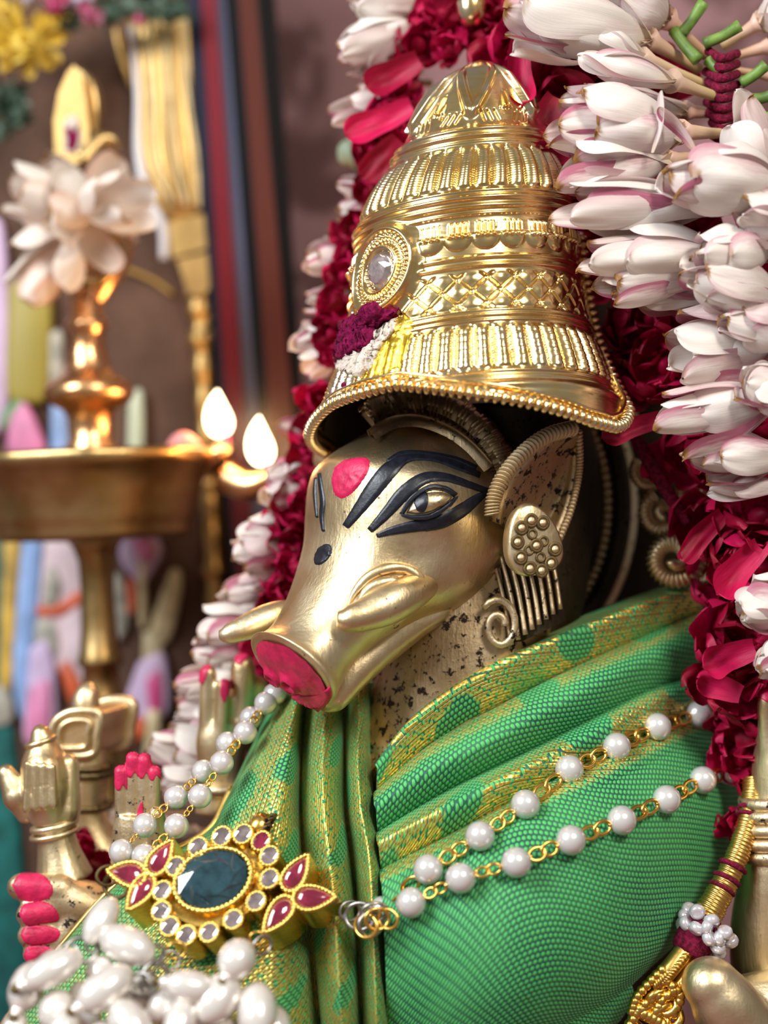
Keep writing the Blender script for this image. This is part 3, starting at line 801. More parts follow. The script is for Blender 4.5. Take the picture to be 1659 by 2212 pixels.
_th = np.linspace(T0, T1, NT); _yl = ylow(_th); _kk = np.hanning(13); _kk /= _kk.sum()
_yls = np.convolve(np.pad(_yl, 6, 'edge'), _kk, 'valid'); _yls = np.where(_th > 84, _yl, _yls)
TH, VV = np.meshgrid(np.radians(_th), np.linspace(0, 1, NY)**.97)
YY = 130+(_yls[None, :]-130)*VV
cx, cy, cz = cr_pt(TH, YY)
V = np.stack([cx, cy, cz], -1).reshape(-1, 3)
ii = np.arange(NT*NY).reshape(NY, NT)
F = np.stack([ii[:-1, :-1], ii[1:, :-1], ii[1:, 1:], ii[:-1, 1:]], -1).reshape(-1, 4)
def fastmesh(name, V, F, mat):
    me = bpy.data.meshes.new(name); me.vertices.add(len(V)); me.vertices.foreach_set('co', V.ravel())
    me.loops.add(F.size); me.loops.foreach_set('vertex_index', F.ravel().astype(np.int32))
    me.polygons.add(len(F)); me.polygons.foreach_set('loop_start', np.arange(0, F.size, 4, dtype=np.int32))
    me.polygons.foreach_set('use_smooth', np.ones(len(F), bool)); me.update(calc_edges=True); me.validate()
    me.materials.append(mat); return me
shell = inst('crown_shell', fastmesh('crown_shell', V, F, GOLD), crown)
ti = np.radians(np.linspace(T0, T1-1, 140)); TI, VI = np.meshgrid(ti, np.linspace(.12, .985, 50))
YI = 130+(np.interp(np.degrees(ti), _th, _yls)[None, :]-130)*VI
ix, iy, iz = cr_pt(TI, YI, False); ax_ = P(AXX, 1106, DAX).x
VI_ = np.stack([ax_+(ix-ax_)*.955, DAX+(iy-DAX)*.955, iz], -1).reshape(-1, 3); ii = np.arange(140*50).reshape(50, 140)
inst('crown_inner_shade', fastmesh('crown_inner_shade', VI_, np.stack([ii[:-1, :-1], ii[:-1, 1:], ii[1:, 1:], ii[1:, :-1]], -1).reshape(-1, 4), simple('painted_inner_shade', (.045, .022, .010), .6, nscale=12)), crown)  # added dark lining: the shade inside the crown is put into its colour
def crP(thd, Y, out=0):
    x, y, z = cr_pt(np.array(math.radians(thd)), np.array(float(Y)), False)
    return Vector((float(x), float(y), float(z)))+Vector((math.sin(math.radians(thd)), -math.cos(math.radians(thd)), 0))*out
rim = [crP(t, np.interp(t, _th, _yls), .003) for t in np.linspace(T0, T1, 220)]+[crP(T1, y, .003) for y in np.linspace(635, 470, 20)]
L = [0]
for a, b in zip(rim, rim[1:]): L.append(L[-1]+(b-a).length)
nb = 122
def along(s):
    i = min(max(np.searchsorted(L, s)-1, 0), len(rim)-2); t = (s-L[i])/max(L[i+1]-L[i], 1e-9); return rim[i].lerp(rim[i+1], t)
fine = [along(L[-1]*k/260) for k in range(261)]
obj('rim_moulding', *tube(fine, .007, 10), GOLD, crown)
cb = mesh('bead', *sphere((0, 0, 0), 1, 12, 8), GOLD)
axis_x = P(AXX, 0, DAX).x
for k in range(nb):
    s = L[-1]*(k+.5)/nb; p = along(s); t = (along(min(s+.005, L[-1]))-along(max(s-.005, 0)))
    o_ = Vector((p.x-axis_x, p.y-DAX, 0)).normalized()
    q = p+o_*.010-Vector((0, 0, .002)); w = L[-1]/nb*.43
    inst('bead', cb, crown, mat4(frame_z(t, o_), q, (.0145, .0145, w)))
obj('rim_line', *tube([q+Vector((0, 0, .022))+Vector((q.x-axis_x, q.y-DAX, 0)).normalized()*.002 for q in fine[:225]], .004, 8), GOLD, crown)
# jewel: faceted clear stone in a cup
jp = crP(math.degrees(JT), JY, .006); jn = Vector((math.sin(JT), -math.cos(JT), .12)).normalized(); jR = frame_z(jn)
pr = [(0, 1), (.006, 1.0), (.020, .72), (.026, .42), (.0265, .02)]
V = [jp+jR @ Vector((.036*f*math.cos(a), .042*f*math.sin(a), h)) for h, f in pr for a in [2*math.pi*(k+.5*(j % 2))/14 for j in [pr.index((h, f))] for k in range(14)]]
F = [(j*14+k, j*14+(k+1) % 14, (j+1)*14+(k+1) % 14, (j+1)*14+k) for j in range(4) for k in range(14)]
o = obj('jewel', V, F, CRYSTAL, crown, False); o['label'] = 'clear faceted jewel on the brow of the crown'
rope('jewel_ridge', [jp+jR @ Vector((.042*math.cos(a), .050*math.sin(a), .004)) for a in np.linspace(0, 2*math.pi, 30)], .007, 34, crown, GOLD)
# powders smeared on the crown
BC = bvh_of(shell)
mark('turmeric_smear', blob(BC, [(828, 700), (860, 682), (890, 690), (888, 740), (866, 790), (820, 815), (780, 822), (790, 790), (815, 760), (826, 730)], .0015, jag=.1, seed=6, rings=10), TURMERIC, 'yellow turmeric smear beside the powder', crown)
mark('white_powder', blob(BC, [(708, 775), (730, 770), (770, 740), (820, 712), (856, 685), (852, 715), (830, 740), (815, 770), (800, 798), (778, 815), (752, 808), (728, 798)], .008, jag=.07, lump=.006, seed=1, rings=12, seg=120), POWDER_WHITE, 'white ash powder patch', crown)
mark('purple_powder', blob(BC, [(704, 762), (720, 728), (748, 700), (785, 672), (812, 656), (835, 668), (862, 664), (848, 688), (822, 700), (812, 728), (795, 748), (770, 762), (748, 770), (722, 778)], .014, jag=.07, lump=.008, seed=2, rings=12, seg=120, dome=.006), POWDER_PURPLE, 'dark purple powder heap on the front of the crown', crown)
mark('powder_speck', blob(BC, [(736, 828), (744, 824), (750, 830), (744, 838), (736, 836)], .004, seg=16, rings=3), POWDER_PURPLE, 'purple powder speck', crown)

# ================================================================ SILK
silk = thing('silk_cloth', (P(900, 2856, .1).x, -.1, 0), 'green silk cloth with gold thread figures draped over the idol chest and shoulder', 'cloth')
def foldsurf(name, lines, kinds, n_al, n_be, flip, zari):
    """lines of control points; kinds ridge / groove; circular fold profile between them"""
    C = [catmull([P(*p) for p in l], n_al) for l in lines]
    rows = []; zr = []; vv = []
    m = len(lines)
    for i in range(m-1):
        for k in range(n_be+(1 if i == m-2 else 0)):
            t = k/n_be; a, b = kinds[i], kinds[i+1]
            if a == 'r' and b == 'g': w = 1-math.sqrt(max(0, 1-t*t)); w = .8*w+.2*t
            elif a == 'g' and b == 'r': w = math.sqrt(max(0, 1-(1-t)**2)); w = .8*w+.2*t
            else: w = t
            row = []
            for j in range(n_al):
                p, q = C[i][j], C[i+1][j]; r = p.lerp(q, t); r.y = p.y+(q.y-p.y)*w
                if a == b == 'r':
                    p0 = C[i-1][j] if i > 0 else p; p3 = C[i+2][j] if i+2 < m else q
                    r = .5*((2*p)+(q-p0)*t+(2*p0-5*p+4*q-p3)*t*t+(3*p-p0-3*q+p3)*t**3)
                r.y += .004*noise.noise(r*6)
                row.append(r)
            rows.append(row); zr.append(zari[i]*(1-t)+zari[i+1]*t)
    V = []; uv = []; za = []
    du = [0]; mid = rows[len(rows)//2]
    for j in range(1, n_al): du.append(du[-1]+(mid[j]-mid[j-1]).length)
    dvs = [0]*n_al
    for i, row in enumerate(rows):
        uu = 0
        for j, p in enumerate(row):
            if i: dvs[j] += (p-rows[i-1][j]).length
            if j: uu += (p-row[j-1]).length
            V.append(p); uv.append((uu, dvs[j])); za.append(zr[i])
    nr = len(rows)
    F = [(i*n_al+j, i*n_al+j+1, (i+1)*n_al+j+1, (i+1)*n_al+j) for i in range(nr-1) for j in range(n_al-1)]
    o = obj(name, V, F, CLOTH, silk, True, uv)
    at = o.data.attributes.new('zari', 'FLOAT', 'POINT'); at.data.foreach_set('value', za)
    s = o.modifiers.new('thick', 'SOLIDIFY'); s.thickness = .008; s.offset = 1 if False else -1
    return o
SD = .12
rows = [
 [(820, 1630, .06), (900, 1530, .05), (1050, 1428, .06), (1250, 1340, .08), (1400, 1285, .12), (1490, 1258, .2)],
 [(815, 1655, -.20), (900, 1550, -.20), (1050, 1448, -.18), (1250, 1362, -.10), (1400, 1305, -.02), (1500, 1276, .08)],
 [(812, 1712, -.17), (930, 1608, -.15), (1080, 1522, -.12), (1260, 1432, -.05), (1400, 1370, .04), (1512, 1318, .13)],
 [(812, 1745, -.26), (930, 1665, -.26), (1080, 1590, -.24), (1260, 1495, -.17), (1400, 1430, -.07), (1512, 1385, .05)],
 [(815, 1800, -.22), (950, 1715, -.19), (1100, 1640, -.16), (1280, 1550, -.10), (1400, 1490, -.02), (1510, 1450, .11)],
 [(818, 1825, -.30), (950, 1755, -.31), (1100, 1680, -.28), (1280, 1590, -.20), (1400, 1530, -.10), (1510, 1475, .04)],
 [(822, 1880, -.27), (970, 1800, -.25), (1120, 1720, -.22), (1290, 1635, -.16), (1420, 1570, -.04), (1520, 1510, .1)],
 [(828, 1920, -.34), (980, 1850, -.36), (1130, 1780, -.34), (1300, 1700, -.26), (1440, 1630, -.12), (1550, 1580, .06)],
 [(832, 2000, -.38), (1000, 1950, -.42), (1150, 1890, -.40), (1330, 1810, -.31), (1480, 1740, -.15), (1590, 1700, .05)],
 [(836, 2100, -.38), (1010, 2070, -.44), (1180, 2010, -.42), (1350, 1940, -.32), (1490, 1880, -.15), (1592, 1830, .06)],
 [(838, 2210, -.34), (1010, 2190, -.42), (1180, 2140, -.40), (1340, 2070, -.30), (1450, 2010, -.15), (1530, 1950, .05)],
 [(840, 2330, -.28), (1010, 2300, -.34), (1150, 2240, -.32), (1290, 2170, -.22), (1380, 2110, -.10), (1440, 2080, .06)],
 [(845, 2420, -.10), (1000, 2400, -.10), (1150, 2320, -.05), (1270, 2250, 0), (1340, 2200, .05), (1400, 2150, .12)]]
rows = [[(x, y, d+SD) for x, y, d in r] for r in rows]
drape = foldsurf('shoulder_drape', rows, ['g', 'r', 'g', 'r', 'g', 'r', 'g', 'r', 'r', 'r', 'r', 'r', 'g'], 90, 14, False, [1, 1, .7, .0, .2, .75, 1, .05, 0, 0, 0, 0, 0])
ys = [1470, 1540, 1640, 1740, 1840, 1950, 2080, 2210, 2350]
bd = [.10, .04, -.06, -.13, -.18, -.22, -.25, -.27, -.25]
def col(xs, rel, ys_=None): return [(x, y, b+rel) for x, y, b in zip(xs, ys_ or ys, bd)]
cols = [col([640, 590, 535, 488, 440, 275, 135, 15, -60], .2, [1480, 1520, 1630, 1725, 1800, 1890, 2040, 2200, 2330]),
        col([648, 612, 566, 530, 496, 380, 270, 180, 100], .03, [1478, 1530, 1635, 1735, 1830, 1945, 2080, 2210, 2340]),
        col([655, 640, 625, 610, 605, 590, 585, 590, 590], -.03),
        col([664, 657, 652, 652, 659, 670, 680, 692, 700], .15),
        col([704, 702, 698, 700, 710, 722, 730, 737, 742], -.03),
        col([746, 746, 746, 749, 761, 771, 777, 783, 788], .14),
        col([776, 776, 773, 779, 796, 804, 809, 813, 817], -.02),
        col([808, 806, 803, 814, 830, 838, 842, 845, 848], .12)]
pleats = foldsurf('front_pleats', cols, ['g', 'r', 'r', 'g', 'r', 'g', 'r', 'g'], 90, 14, False, [.3, .45, .7, 1, 1.3, 1, 1.4, 1.1])
BS = bvh_of(drape, pleats)
edge = catmull([P(*p) for p in cols[0]], 60)
obj('gold_border', *tube([p+Vector((0, -.006, 0)) for p in edge[20:]], .007, 8), GOLD_THREAD, silk)

# ================================================================ NECKLACE
neck_t = thing('pearl_necklace', P(470, 1990, -.2), 'two-strand pearl necklace with a dark green stone pendant and oval pearl drops', 'necklace')
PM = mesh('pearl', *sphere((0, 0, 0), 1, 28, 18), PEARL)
def ring_me(name, R, r, mat, n=20, m=8, asp=1.0): return mesh(name, *tube([Vector((R*math.cos(a), R*asp*math.sin(a), 0)) for a in [2*math.pi*k/n for k in range(n)]], r, m, closed=True), mat)
LINK = ring_me('wire_link', 1, .22, GOLD_WIRE, asp=.72)
CAP = mesh('wire_wrap', *lathe([(-.6, .55), (-.4, .8), (-.2, .6), (0, .8), (.2, .6), (.4, .8), (.6, .5)], 12, (0, 0, 0), (0, 0, 1)), GOLD_WIRE)
def surf(px, py, lift, fb):
    l, n = cast(BS, px, py)
    return P(px, py, (l.y if l is not None else fb)-lift)
def strand(pts, r, fbs=None, lift=None):
    """pts px coordinates; wire links between neighbouring pearls"""
    c = []
    for i, (x, y) in enumerate(pts):
        c.append(surf(x, y, (lift if lift is not None else r*.95), fbs[i] if fbs else .1) if not (fbs and fbs[i] is not None and lift == -1) else P(x, y, fbs[i]))
    for i, p in enumerate(c):
        a = (c[min(i+1, len(c)-1)]-c[max(i-1, 0)]).normalized()
        inst('pearl', PM, neck_t, mat4(frame_z(a), p, (r, r, r)))
        for q in (c[i-1] if i else None, c[i+1] if i+1 < len(c) else None):
            if q is None: continue
            d = (q-p); 
            if d.length > 2.2*r: inst('wire_wrap', CAP, neck_t, mat4(frame_z(d), p+d.normalized()*r*1.03, (r*.20, r*.20, r*.24)))
    for i in range(len(c)-1):
        a, b = c[i], c[i+1]; d = b-a; gap = d.length-2*r*1.12
        if gap < .008: continue
        dn = d.normalized(); nl = 2
        for k in range(nl):
            q = a+dn*(r*1.14+gap*(k+.5)/nl)
            R3 = frame_z(Vector((.1, -1, .1)) if k == 0 else Vector((.75, -.4, .6)), dn)
            X3 = Matrix((dn, R3.col[2].cross(dn).normalized(), dn.cross(R3.col[2].cross(dn).normalized()))).transposed()
            inst('wire_link', LINK, neck_t, mat4(X3, q, (gap/nl*.62, min(.018, gap/nl*.62), .016)))
    return c
S1 = [(1508, 1543), (1420, 1570), (1332, 1613), (1230, 1662), (1135, 1738), (1037, 1806), (925, 1878), (826, 1968)]
S2 = [(1573, 1668), (1518, 1685), (1440, 1727), (1343, 1772), (1233, 1815), (1115, 1863), (995, 1897), (888, 1950)]
strand(S1, .030, [.02]*8)
strand(S2, .030, [.02]*8)
S3 = [(593, 1500), (574, 1519), (530, 1582), (479, 1648), (432, 1720), (381, 1784), (311, 1850)]
S4 = [(600, 1497), (542, 1551), (492, 1606), (439, 1667), (380, 1722), (313, 1783), (262, 1840)]
strand(S3, .0255, [.06, .04, -.02, -.08, -.12, -.16, -.20], -1)
strand(S4, .0255, [.10, .06, .0, -.04, -.09, -.14, -.18], -1)

# pendant plate
def PP(px, py, lift=0):
    d = -.30+.42*(1900-py)/1000+.06*(px-460)/1000
    return P(px, py, d)+PN*lift
PN = Vector((-.06, -.92, .38)).normalized()
EXT = Vector((.020, .085, -.060))
pend = obj('pendant', *prism([PP(460+112*math.cos(a)*math.cos(.38)+92*math.sin(a)*math.sin(.38), 1905-112*math.cos(a)*math.sin(.38)+92*math.sin(a)*math.cos(.38), -.02) for a in np.linspace(0, 2*math.pi, 48)[:-1]], EXT*.7), GOLD_YELLOW, neck_t, False)
pend['label'] = 'gold pendant with a dark green oval stone ringed by clear and red stones'
def outline_stone(poly, mat, name, crown_h, rim_r, ext, facet, label=None):
    """a cup of gold, a milled rim and a stone, from a closed outline in pixels"""
    cxx = sum(p[0] for p in poly)/len(poly); cyy = sum(p[1] for p in poly)/len(poly)
    w = [PP(x, y, .006) for x, y in poly]
    obj('stone_cup', *prism([PP(cxx+(x-cxx)*1.08, cyy+(y-cyy)*1.08, 0) for x, y in poly], EXT*ext), GOLD_YELLOW, pend, False)
    # milled rim
    n = len(w); Ls = [0]
    for i in range(n): Ls.append(Ls[-1]+(w[(i+1) % n]-w[i]).length)
    nb = max(14, int(Ls[-1]/(rim_r*1.55))); V = []; mb = []
    ring = []
    for k in range(nb*4):
        s = Ls[-1]*k/(nb*4); i = min(int(np.searchsorted(Ls, s, 'right')-1), n-1)
        p = w[i].lerp(w[(i+1) % n], (s-Ls[i])/max(Ls[i+1]-Ls[i], 1e-9)); ring.append(p)
    obj('milled_rim', *tube(ring, [rim_r*(1+.18*math.sin(k*math.pi/2)) for k in range(nb*4)], 8, closed=True), GOLD_YELLOW, pend)
    V = []; c0 = PP(cxx, cyy, 0)
    if facet:
        lv = [(0.97, .0), (.93, .010), (.60, crown_h), (.0, crown_h*1.05)]; step = max(1, n//10); pts = poly[::step]
        for q, (f, h) in enumerate(lv):
            for i, (x, y) in enumerate(pts):
                if q == 2: x2, y2 = pts[(i+1) % len(pts)]; x, y = (x+x2)/2, (y+y2)/2
                V.append(PP(cxx+(x-cxx)*f, cyy+(y-cyy)*f, h))
        n = len(pts)
    else:
        lv = [(.97, .0), (.85, crown_h*.55), (.6, crown_h*.85), (.3, crown_h*.97), (.02, crown_h)]
        for f, h in lv:
            for x, y in poly: V.append(PP(cxx+(x-cxx)*f, cyy+(y-cyy)*f, h))
    F = []
    for j in range(len(lv)-1):
        for i in range(n):
            a, b, c, d = j*n+i, j*n+(i+1) % n, (j+1)*n+(i+1) % n, (j+1)*n+i
            F += [(a, b, c), (a, c, d)] if facet else [(a, b, c, d)]
    o = obj(name, V, F, mat, pend, not facet)
    if label: o['label'] = label
def ell(cx, cy, a, b, rot, n=24): return [(cx+a*math.cos(t)*math.cos(rot)+b*math.sin(t)*math.sin(rot), cy-a*math.cos(t)*math.sin(rot)+b*math.sin(t)*math.cos(rot)) for t in [2*math.pi*k/n for k in range(n)]]
def drop(cx, cy, L_, w, ang, n=28):
    """teardrop outline, tip in direction ang (image, y up)"""
    out = []
    for k in range(n):
        t = 2*math.pi*k/n; x = L_*math.cos(t); y = w*math.sin(t)*(math.sin(t/2)**.9)
        out.append((cx+x*math.cos(ang)+y*math.sin(ang), cy-x*math.sin(ang)+y*math.cos(ang)))
    return out
outline_stone(ell(461, 1901, 86, 64, .42, 40), EMERALD, 'green_stone', .022, .0062, .6, True, 'dark green faceted oval stone')
for x, y in [(429, 1831), (480, 1808), (526, 1803), (583, 1850), (583, 1899), (554, 1948), (505, 1987), (453, 2015), (404, 2021), (368, 2002), (350, 1969), (381, 1873)]:
    outline_stone(ell(x, y, 22, 18, .9, 20), CRYSTAL, 'clear_stone', .008, .0042, .8, True)
for x, y in [(565, 1818), (352, 1925)]:
    outline_stone(ell(x, y, 22, 17, .9, 20), RUBY if x > 500 else CRYSTAL, 'clear_stone' if x < 500 else 'red_stone', .008, .0042, .8, True)
for x, y, l, w, a in [(642, 1885, 46, 30, 1.0), (681, 1940, 46, 34, .05), (600, 1978, 48, 30, 4.05), (350, 1852, 44, 28, .98), (275, 1888, 42, 34, 3.0), (303, 1930, 46, 28, 4.1)]:
    outline_stone(drop(x, y, l, w, a), RUBY, 'red_stone', .012, .0050, .9, False)
# pin barrel on top of the pendant and the end rings
obj('pin_barrel', *tube([PP(545, 1800, -.02), PP(560, 1775, -.03), PP(566, 1760, -.035)], [.020, .024, .020], 14), GOLD_YELLOW, pend)
for k in range(5): obj('pin_coil', *tube([PP(548+k*4, 1796-k*8, -.03)+Vector((.026*math.cos(a), .022*math.sin(a), .008*math.cos(a))) for a in np.linspace(0, 2*math.pi, 18)[:-1]], .004, 6, closed=True), BRASS_DARK, pend)
def rings(name, lst, mat):
    for (x, y, lift, R, r, nx, nz) in lst:
        nrm = Vector((nx, -1, nz)).normalized(); R3 = frame_z(nrm)
        inst(name, RING_ME[mat.name], neck_t, mat4(R3, PP(x, y, lift), (R, R*.85, R*.9)))
RING_ME = {m.name: ring_me('chain_ring', 1, .17, m) for m in (STEEL, GOLD_WIRE, BRASS_DARK)}
rings('chain_ring', [(752, 1962, -.04, .022, 0, .5, .2), (775, 1975, -.03, .030, 0, -.2, .3), (800, 1992, -.02, .028, 0, .7, .1), (808, 1970, -.01, .026, 0, .2, -.4)], STEEL)
rings('chain_ring', [(790, 1998, -.015, .026, 0, -.7, .3), (815, 1985, .0, .024, 0, .3, .1), (838, 1985, 0, .022, 0, -.6, .2)], GOLD_WIRE)
rings('chain_ring', [(228, 1888, -.02, .022, 0, .4, .2), (248, 1908, -.02, .03, 0, -.5, .3)], BRASS_DARK)
# oval pearl drops
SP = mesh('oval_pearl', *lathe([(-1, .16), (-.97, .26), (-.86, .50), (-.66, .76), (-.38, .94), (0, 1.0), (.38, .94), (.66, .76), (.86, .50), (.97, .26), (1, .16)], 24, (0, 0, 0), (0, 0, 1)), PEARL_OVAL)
TIP = mesh('tip_bead', *sphere((0, 0, 0), 1, 14, 10), PEARL_OVAL)
PIN = mesh('pin_head', *sphere((0, 0, 0), 1, 12, 8), BRASS_DARK)
drops = [  # (head x, head y) to (tip x, tip y), half width, lift, has bead tip and pin
 (258, 1952, 209, 2042, 22, .05, 0), (240, 2028, 348, 2075, 27, .07, 0), (200, 2075, 72, 2148, 24, .10, 1), (224, 2078, 244, 2140, 22, .05, 0),
 (308, 2110, 190, 2198, 27, .11, 1), (158, 2150, 132, 2225, 25, .07, 0), (100, 2090, 55, 2205, 26, .06, 1), (482, 2150, 366, 2131, 23, .10, 1),
 (550, 2050, 502, 2134, 27, .10, 1), (520, 2120, 455, 2210, 30, .08, 0), (568, 2135, 572, 2250, 29, .08, 0), (408, 2150, 335, 2200, 24, .05, 0),
 (280, 2180, 345, 2260, 27, .12, 0), (395, 2225, 450, 2195, 22, .06, 0), (180, 2130, 215, 2230, 22, .04, 0), (595, 2180, 610, 2270, 24, .05, 0), (60, 2190, 40, 2260, 18, .05, 0), (330, 2100, 300, 2180, 22, .03, 0), (130, 2060, 95, 2130, 20, .02, 0), (420, 2170, 400, 2260, 24, .09, 0), (490, 2200, 500, 2290, 24, .04, 0), (180, 2190, 160, 2270, 22, .10, 0), (250, 2215, 240, 2290, 22, .08, 0)]
for hx, hy, tx, ty, hw, lift, pin in drops:
    a = PP(hx, hy, lift); b = PP(tx, ty, lift+.015); d = b-a
    k = .5 if not pin else .42
    dr = inst('oval_pearl', SP, neck_t, mat4(frame_z(d), a+d*k, (hw*1.3/1000, hw*1.3/1000, d.length*k*1.1)))
    if pin:
        inst('tip_bead', TIP, dr, mat4(frame_z(d), a+d*.86, (.013, .013, .011))); inst('tip_bead', TIP, dr, mat4(frame_z(d), a+d*.93, (.010, .010, .009)))
        inst('pin_head', PIN, dr, mat4(frame_z(d), a+d*1.0, (.010, .010, .010)))
rings('drop_ring', [(222, 2045, .05, .020, 0, .3, .2), (190, 2058, .05, .030, 0, .1, .9), (160, 2062, .05, .020, 0, .2, .9), (345, 2070, .06, .022, 0, .6, .2), (335, 2095, .06, .018, 0, -.5, .2), (352, 2110, .07, .026, 0, .9, .1), (325, 2135, .08, .024, 0, -.3, .2), (375, 2080, .04, .020, 0, .4, .3), (310, 2150, .08, .018, 0, .8, .3), (572, 2045, .03, .02, 0, .8, .1)], STEEL)
rings('drop_ring', [(385, 2055, .02, .018, 0, .2, .1), (560, 2030, .03, .014, 0, .2, .1)], GOLD_WIRE)

# ================================================================ GOLD CORD with seed bead ring
cord = thing('gold_cord', P(1500, 2090, -.1), 'gold thread cord with a ring of white seed beads hanging beside the green silk', 'cord')
cp = [P(1635, 1690, .02), P(1622, 1760, -.02), P(1600, 1830, -.05), P(1570, 1900, -.07), P(1535, 1965, -.09), P(1505, 2025, -.10)]
cc = catmull(cp, 200)
obj('wrapped_cord', *tube(cc, [(.030-.006*math.sin(k*.02))*(1+.05*math.sin(k*1.55)+.03*math.sin(k*.37)) for k in range(200)], 14), GOLD_THREAD, cord)
for t, w in ((.18, .006), (.22, .005), (.52, .006), (.60, .005), (.66, .004), (.90, .010), (.86, .007)):
    i = int(t*199); d = (cc[min(i+3, 199)]-cc[i-3]).normalized(); R3 = frame_z(d)
    obj('red_wrap', *tube([cc[i]+R3 @ Vector((.0265*math.cos(a), .0265*math.sin(a), 0)) for a in np.linspace(0, 2*math.pi, 24)[:-1]], w, 8, closed=True), THREAD_RED, cord)
c0 = P(1500, 2032, -.10); R3 = frame_z((cc[-1]-cc[-20]).normalized())
obj('red_wrap', *tube([c0+R3 @ Vector((0, 0, h)) for h in (-.03, -.02, 0, .02, .03)], [.034, .040, .041, .040, .034], 20), THREAD_RED, cord)
sb = mesh('seed_bead', *lathe([(-.7, .35), (-.75, .6), (-.55, .9), (0, 1.05), (.55, .9), (.75, .6), (.7, .35)], 14, (0, 0, 0), (0, 0, 1)), SEED)
bc = P(1525, 2010, -.10); bR = frame_z(Vector((-.55, -.25, -.62)))
for k in range(9):
    a = 2*math.pi*k/9
    for j, (rr, hh) in enumerate(((.052, -.012), (.045, .018), (.050, .004))):
        aa = a+(j*.35)
        if j == 2 and k % 2: continue
        q = bc+bR @ Vector((rr*math.cos(aa), rr*math.sin(aa), hh))
        inst('seed_bead', sb, cord, mat4(frame_z(Vector((math.sin(k*3.1+j), -.5, math.cos(k*2.3+j)))), q, (.0165, .0165, .0150)))
def braid(a, b, r, n, off):
    c = catmull([a, (a+b)/2+Vector((off, -.01, off)), b], n)
    base = obj('braid', *tube(c, r, 10), GOLD_THREAD, cord)
    for k in range(n-1):
        d = c[k+1]-c[k]
        for s in (-1, 1):
            R3 = frame_z(d, Vector((0, -1, 0))) @ Matrix.Rotation(.6*s, 3, 'Y')
            inst('braid_strand', BR, base, mat4(R3, c[k]+Vector((s*r*.35, -r*.55, s*r*.2)), (r*.55, r*.55, d.length*.9)))
BR = mesh('braid_strand', *sphere((0, 0, 0), 1, 8, 6), GOLD_THREAD)
braid(P(1485, 2045, -.11), P(1415, 2125, -.13), .020, 15, -.006)
braid(P(1510, 2065, -.10), P(1450, 2150, -.12), .020, 15, .004)
gb = mesh('gold_bead', *sphere((0, 0, 0), 1, 12, 8), GOLD_YELLOW)
for path, n, r in (([(1430, 2095), (1400, 2125), (1375, 2155), (1365, 2185)], 9, .011), ([(1420, 2150), (1385, 2175), (1365, 2205), (1345, 2240)], 9, .012), ([(1455, 2140), (1425, 2165), (1420, 2200), (1400, 2240)], 8, .012), ([(1440, 2120), (1470, 2150), (1455, 2190)], 7, .011), ([(1390, 2190), (1420, 2205), (1450, 2230)], 7, .014)):
    for p in catmull([(x, y, 0) for x, y in path], n): inst('gold_bead', gb, cord, Matrix.Translation(P(p.x, p.y, -.14)) @ Matrix.Scale(r, 4))
for x, y, r in ((1430, 2165, .030), (1405, 2200, .034), (1440, 2195, .028)):
    obj('gold_loop', *tube([P(x, y, -.135)+Vector((r*math.cos(a), .008*math.sin(2*a), r*.8*math.sin(a))) for a in np.linspace(0, 2*math.pi, 24)[:-1]], .010, 8, closed=True), GOLD_YELLOW, cord)

# ================================================================ GARLAND
garl = thing('flower_garland', P(1450, 1300, .35), 'thick garland of pink-tipped white blossoms and crimson rose petals arching behind the idol', 'garland')
def petal_mesh(name, mat, bulge, tip, cup, sharp, wav, nu=13, nv=20, seed=0, base=.25):
    def f(i, j):
        u = i/(nu-1)*2-1; v = 1-(1-j/(nv-1))**1.7
        w = (base*(1-v)**1.5*(1-v)+v**.75*max(0, 1.0-v**4.2)**sharp*1.02)*.5
        x = bulge*math.sin(math.pi*min(1, v*.95))**1.0+tip*v*v-cup*(u*u)*w
        x += wav*noise.noise(Vector((u*1.7, v*2.2, seed)))*v
        y = u*w+wav*.4*noise.noise(Vector((v*3, u, seed+7)))*v
        return Vector((x, y, v+wav*.3*noise.noise(Vector((u*2, 3, seed)))*v))
    V, F = grid(nu, nv, f)
    uv = [(i/(nu-1), 1-(1-j/(nv-1))**1.7) for j in range(nv) for i in range(nu)]
    return mesh(name, V, F, mat, True, uv)
_WV = [(-.06, .55, .52), (0, .5, .5), (.07, .45, .56), (-.10, .6, .48), (.03, .35, .6), (.16, .4, .54)]
WPC = [petal_mesh('petal', PETAL_PALE, .20, t, c, s, .05, seed=k) for k, (t, c, s) in enumerate(_WV)]
WP = [petal_mesh('petal', PETAL, .20, t, c, s, .09, seed=k) for k, (t, c, s) in enumerate(_WV)]
RP = [petal_mesh('rose_petal', ROSE, .22, t, c, s, .20, 13, 13, seed=20+k, base=.45) for k, (t, c, s) in enumerate([(0, .4, .4), (.15, .3, .38), (-.1, .5, .42), (.25, .2, .4), (.1, -.2, .36)])]
TUBE_ME = mesh('blossom_tube', *lathe([(0, .42), (.1, .40), (.5, .44), (.85, .62), (1, 1.0)], 12, (0, 0, 0), (0, 0, 1)), TUBE, True, None)
l_ = TUBE_ME.uv_layers.new(name='UVMap')
for lp in TUBE_ME.loops: l_.data[lp.index].uv = (0, TUBE_ME.vertices[lp.vertex_index].co.z)
CORE = mesh('blossom_core', *lathe([(0, .3), (.3, .5), (.7, .35), (1, .05)], 10, (0, 0, 0), (0, 0, 1)), PETAL)
rg = random.Random(11)
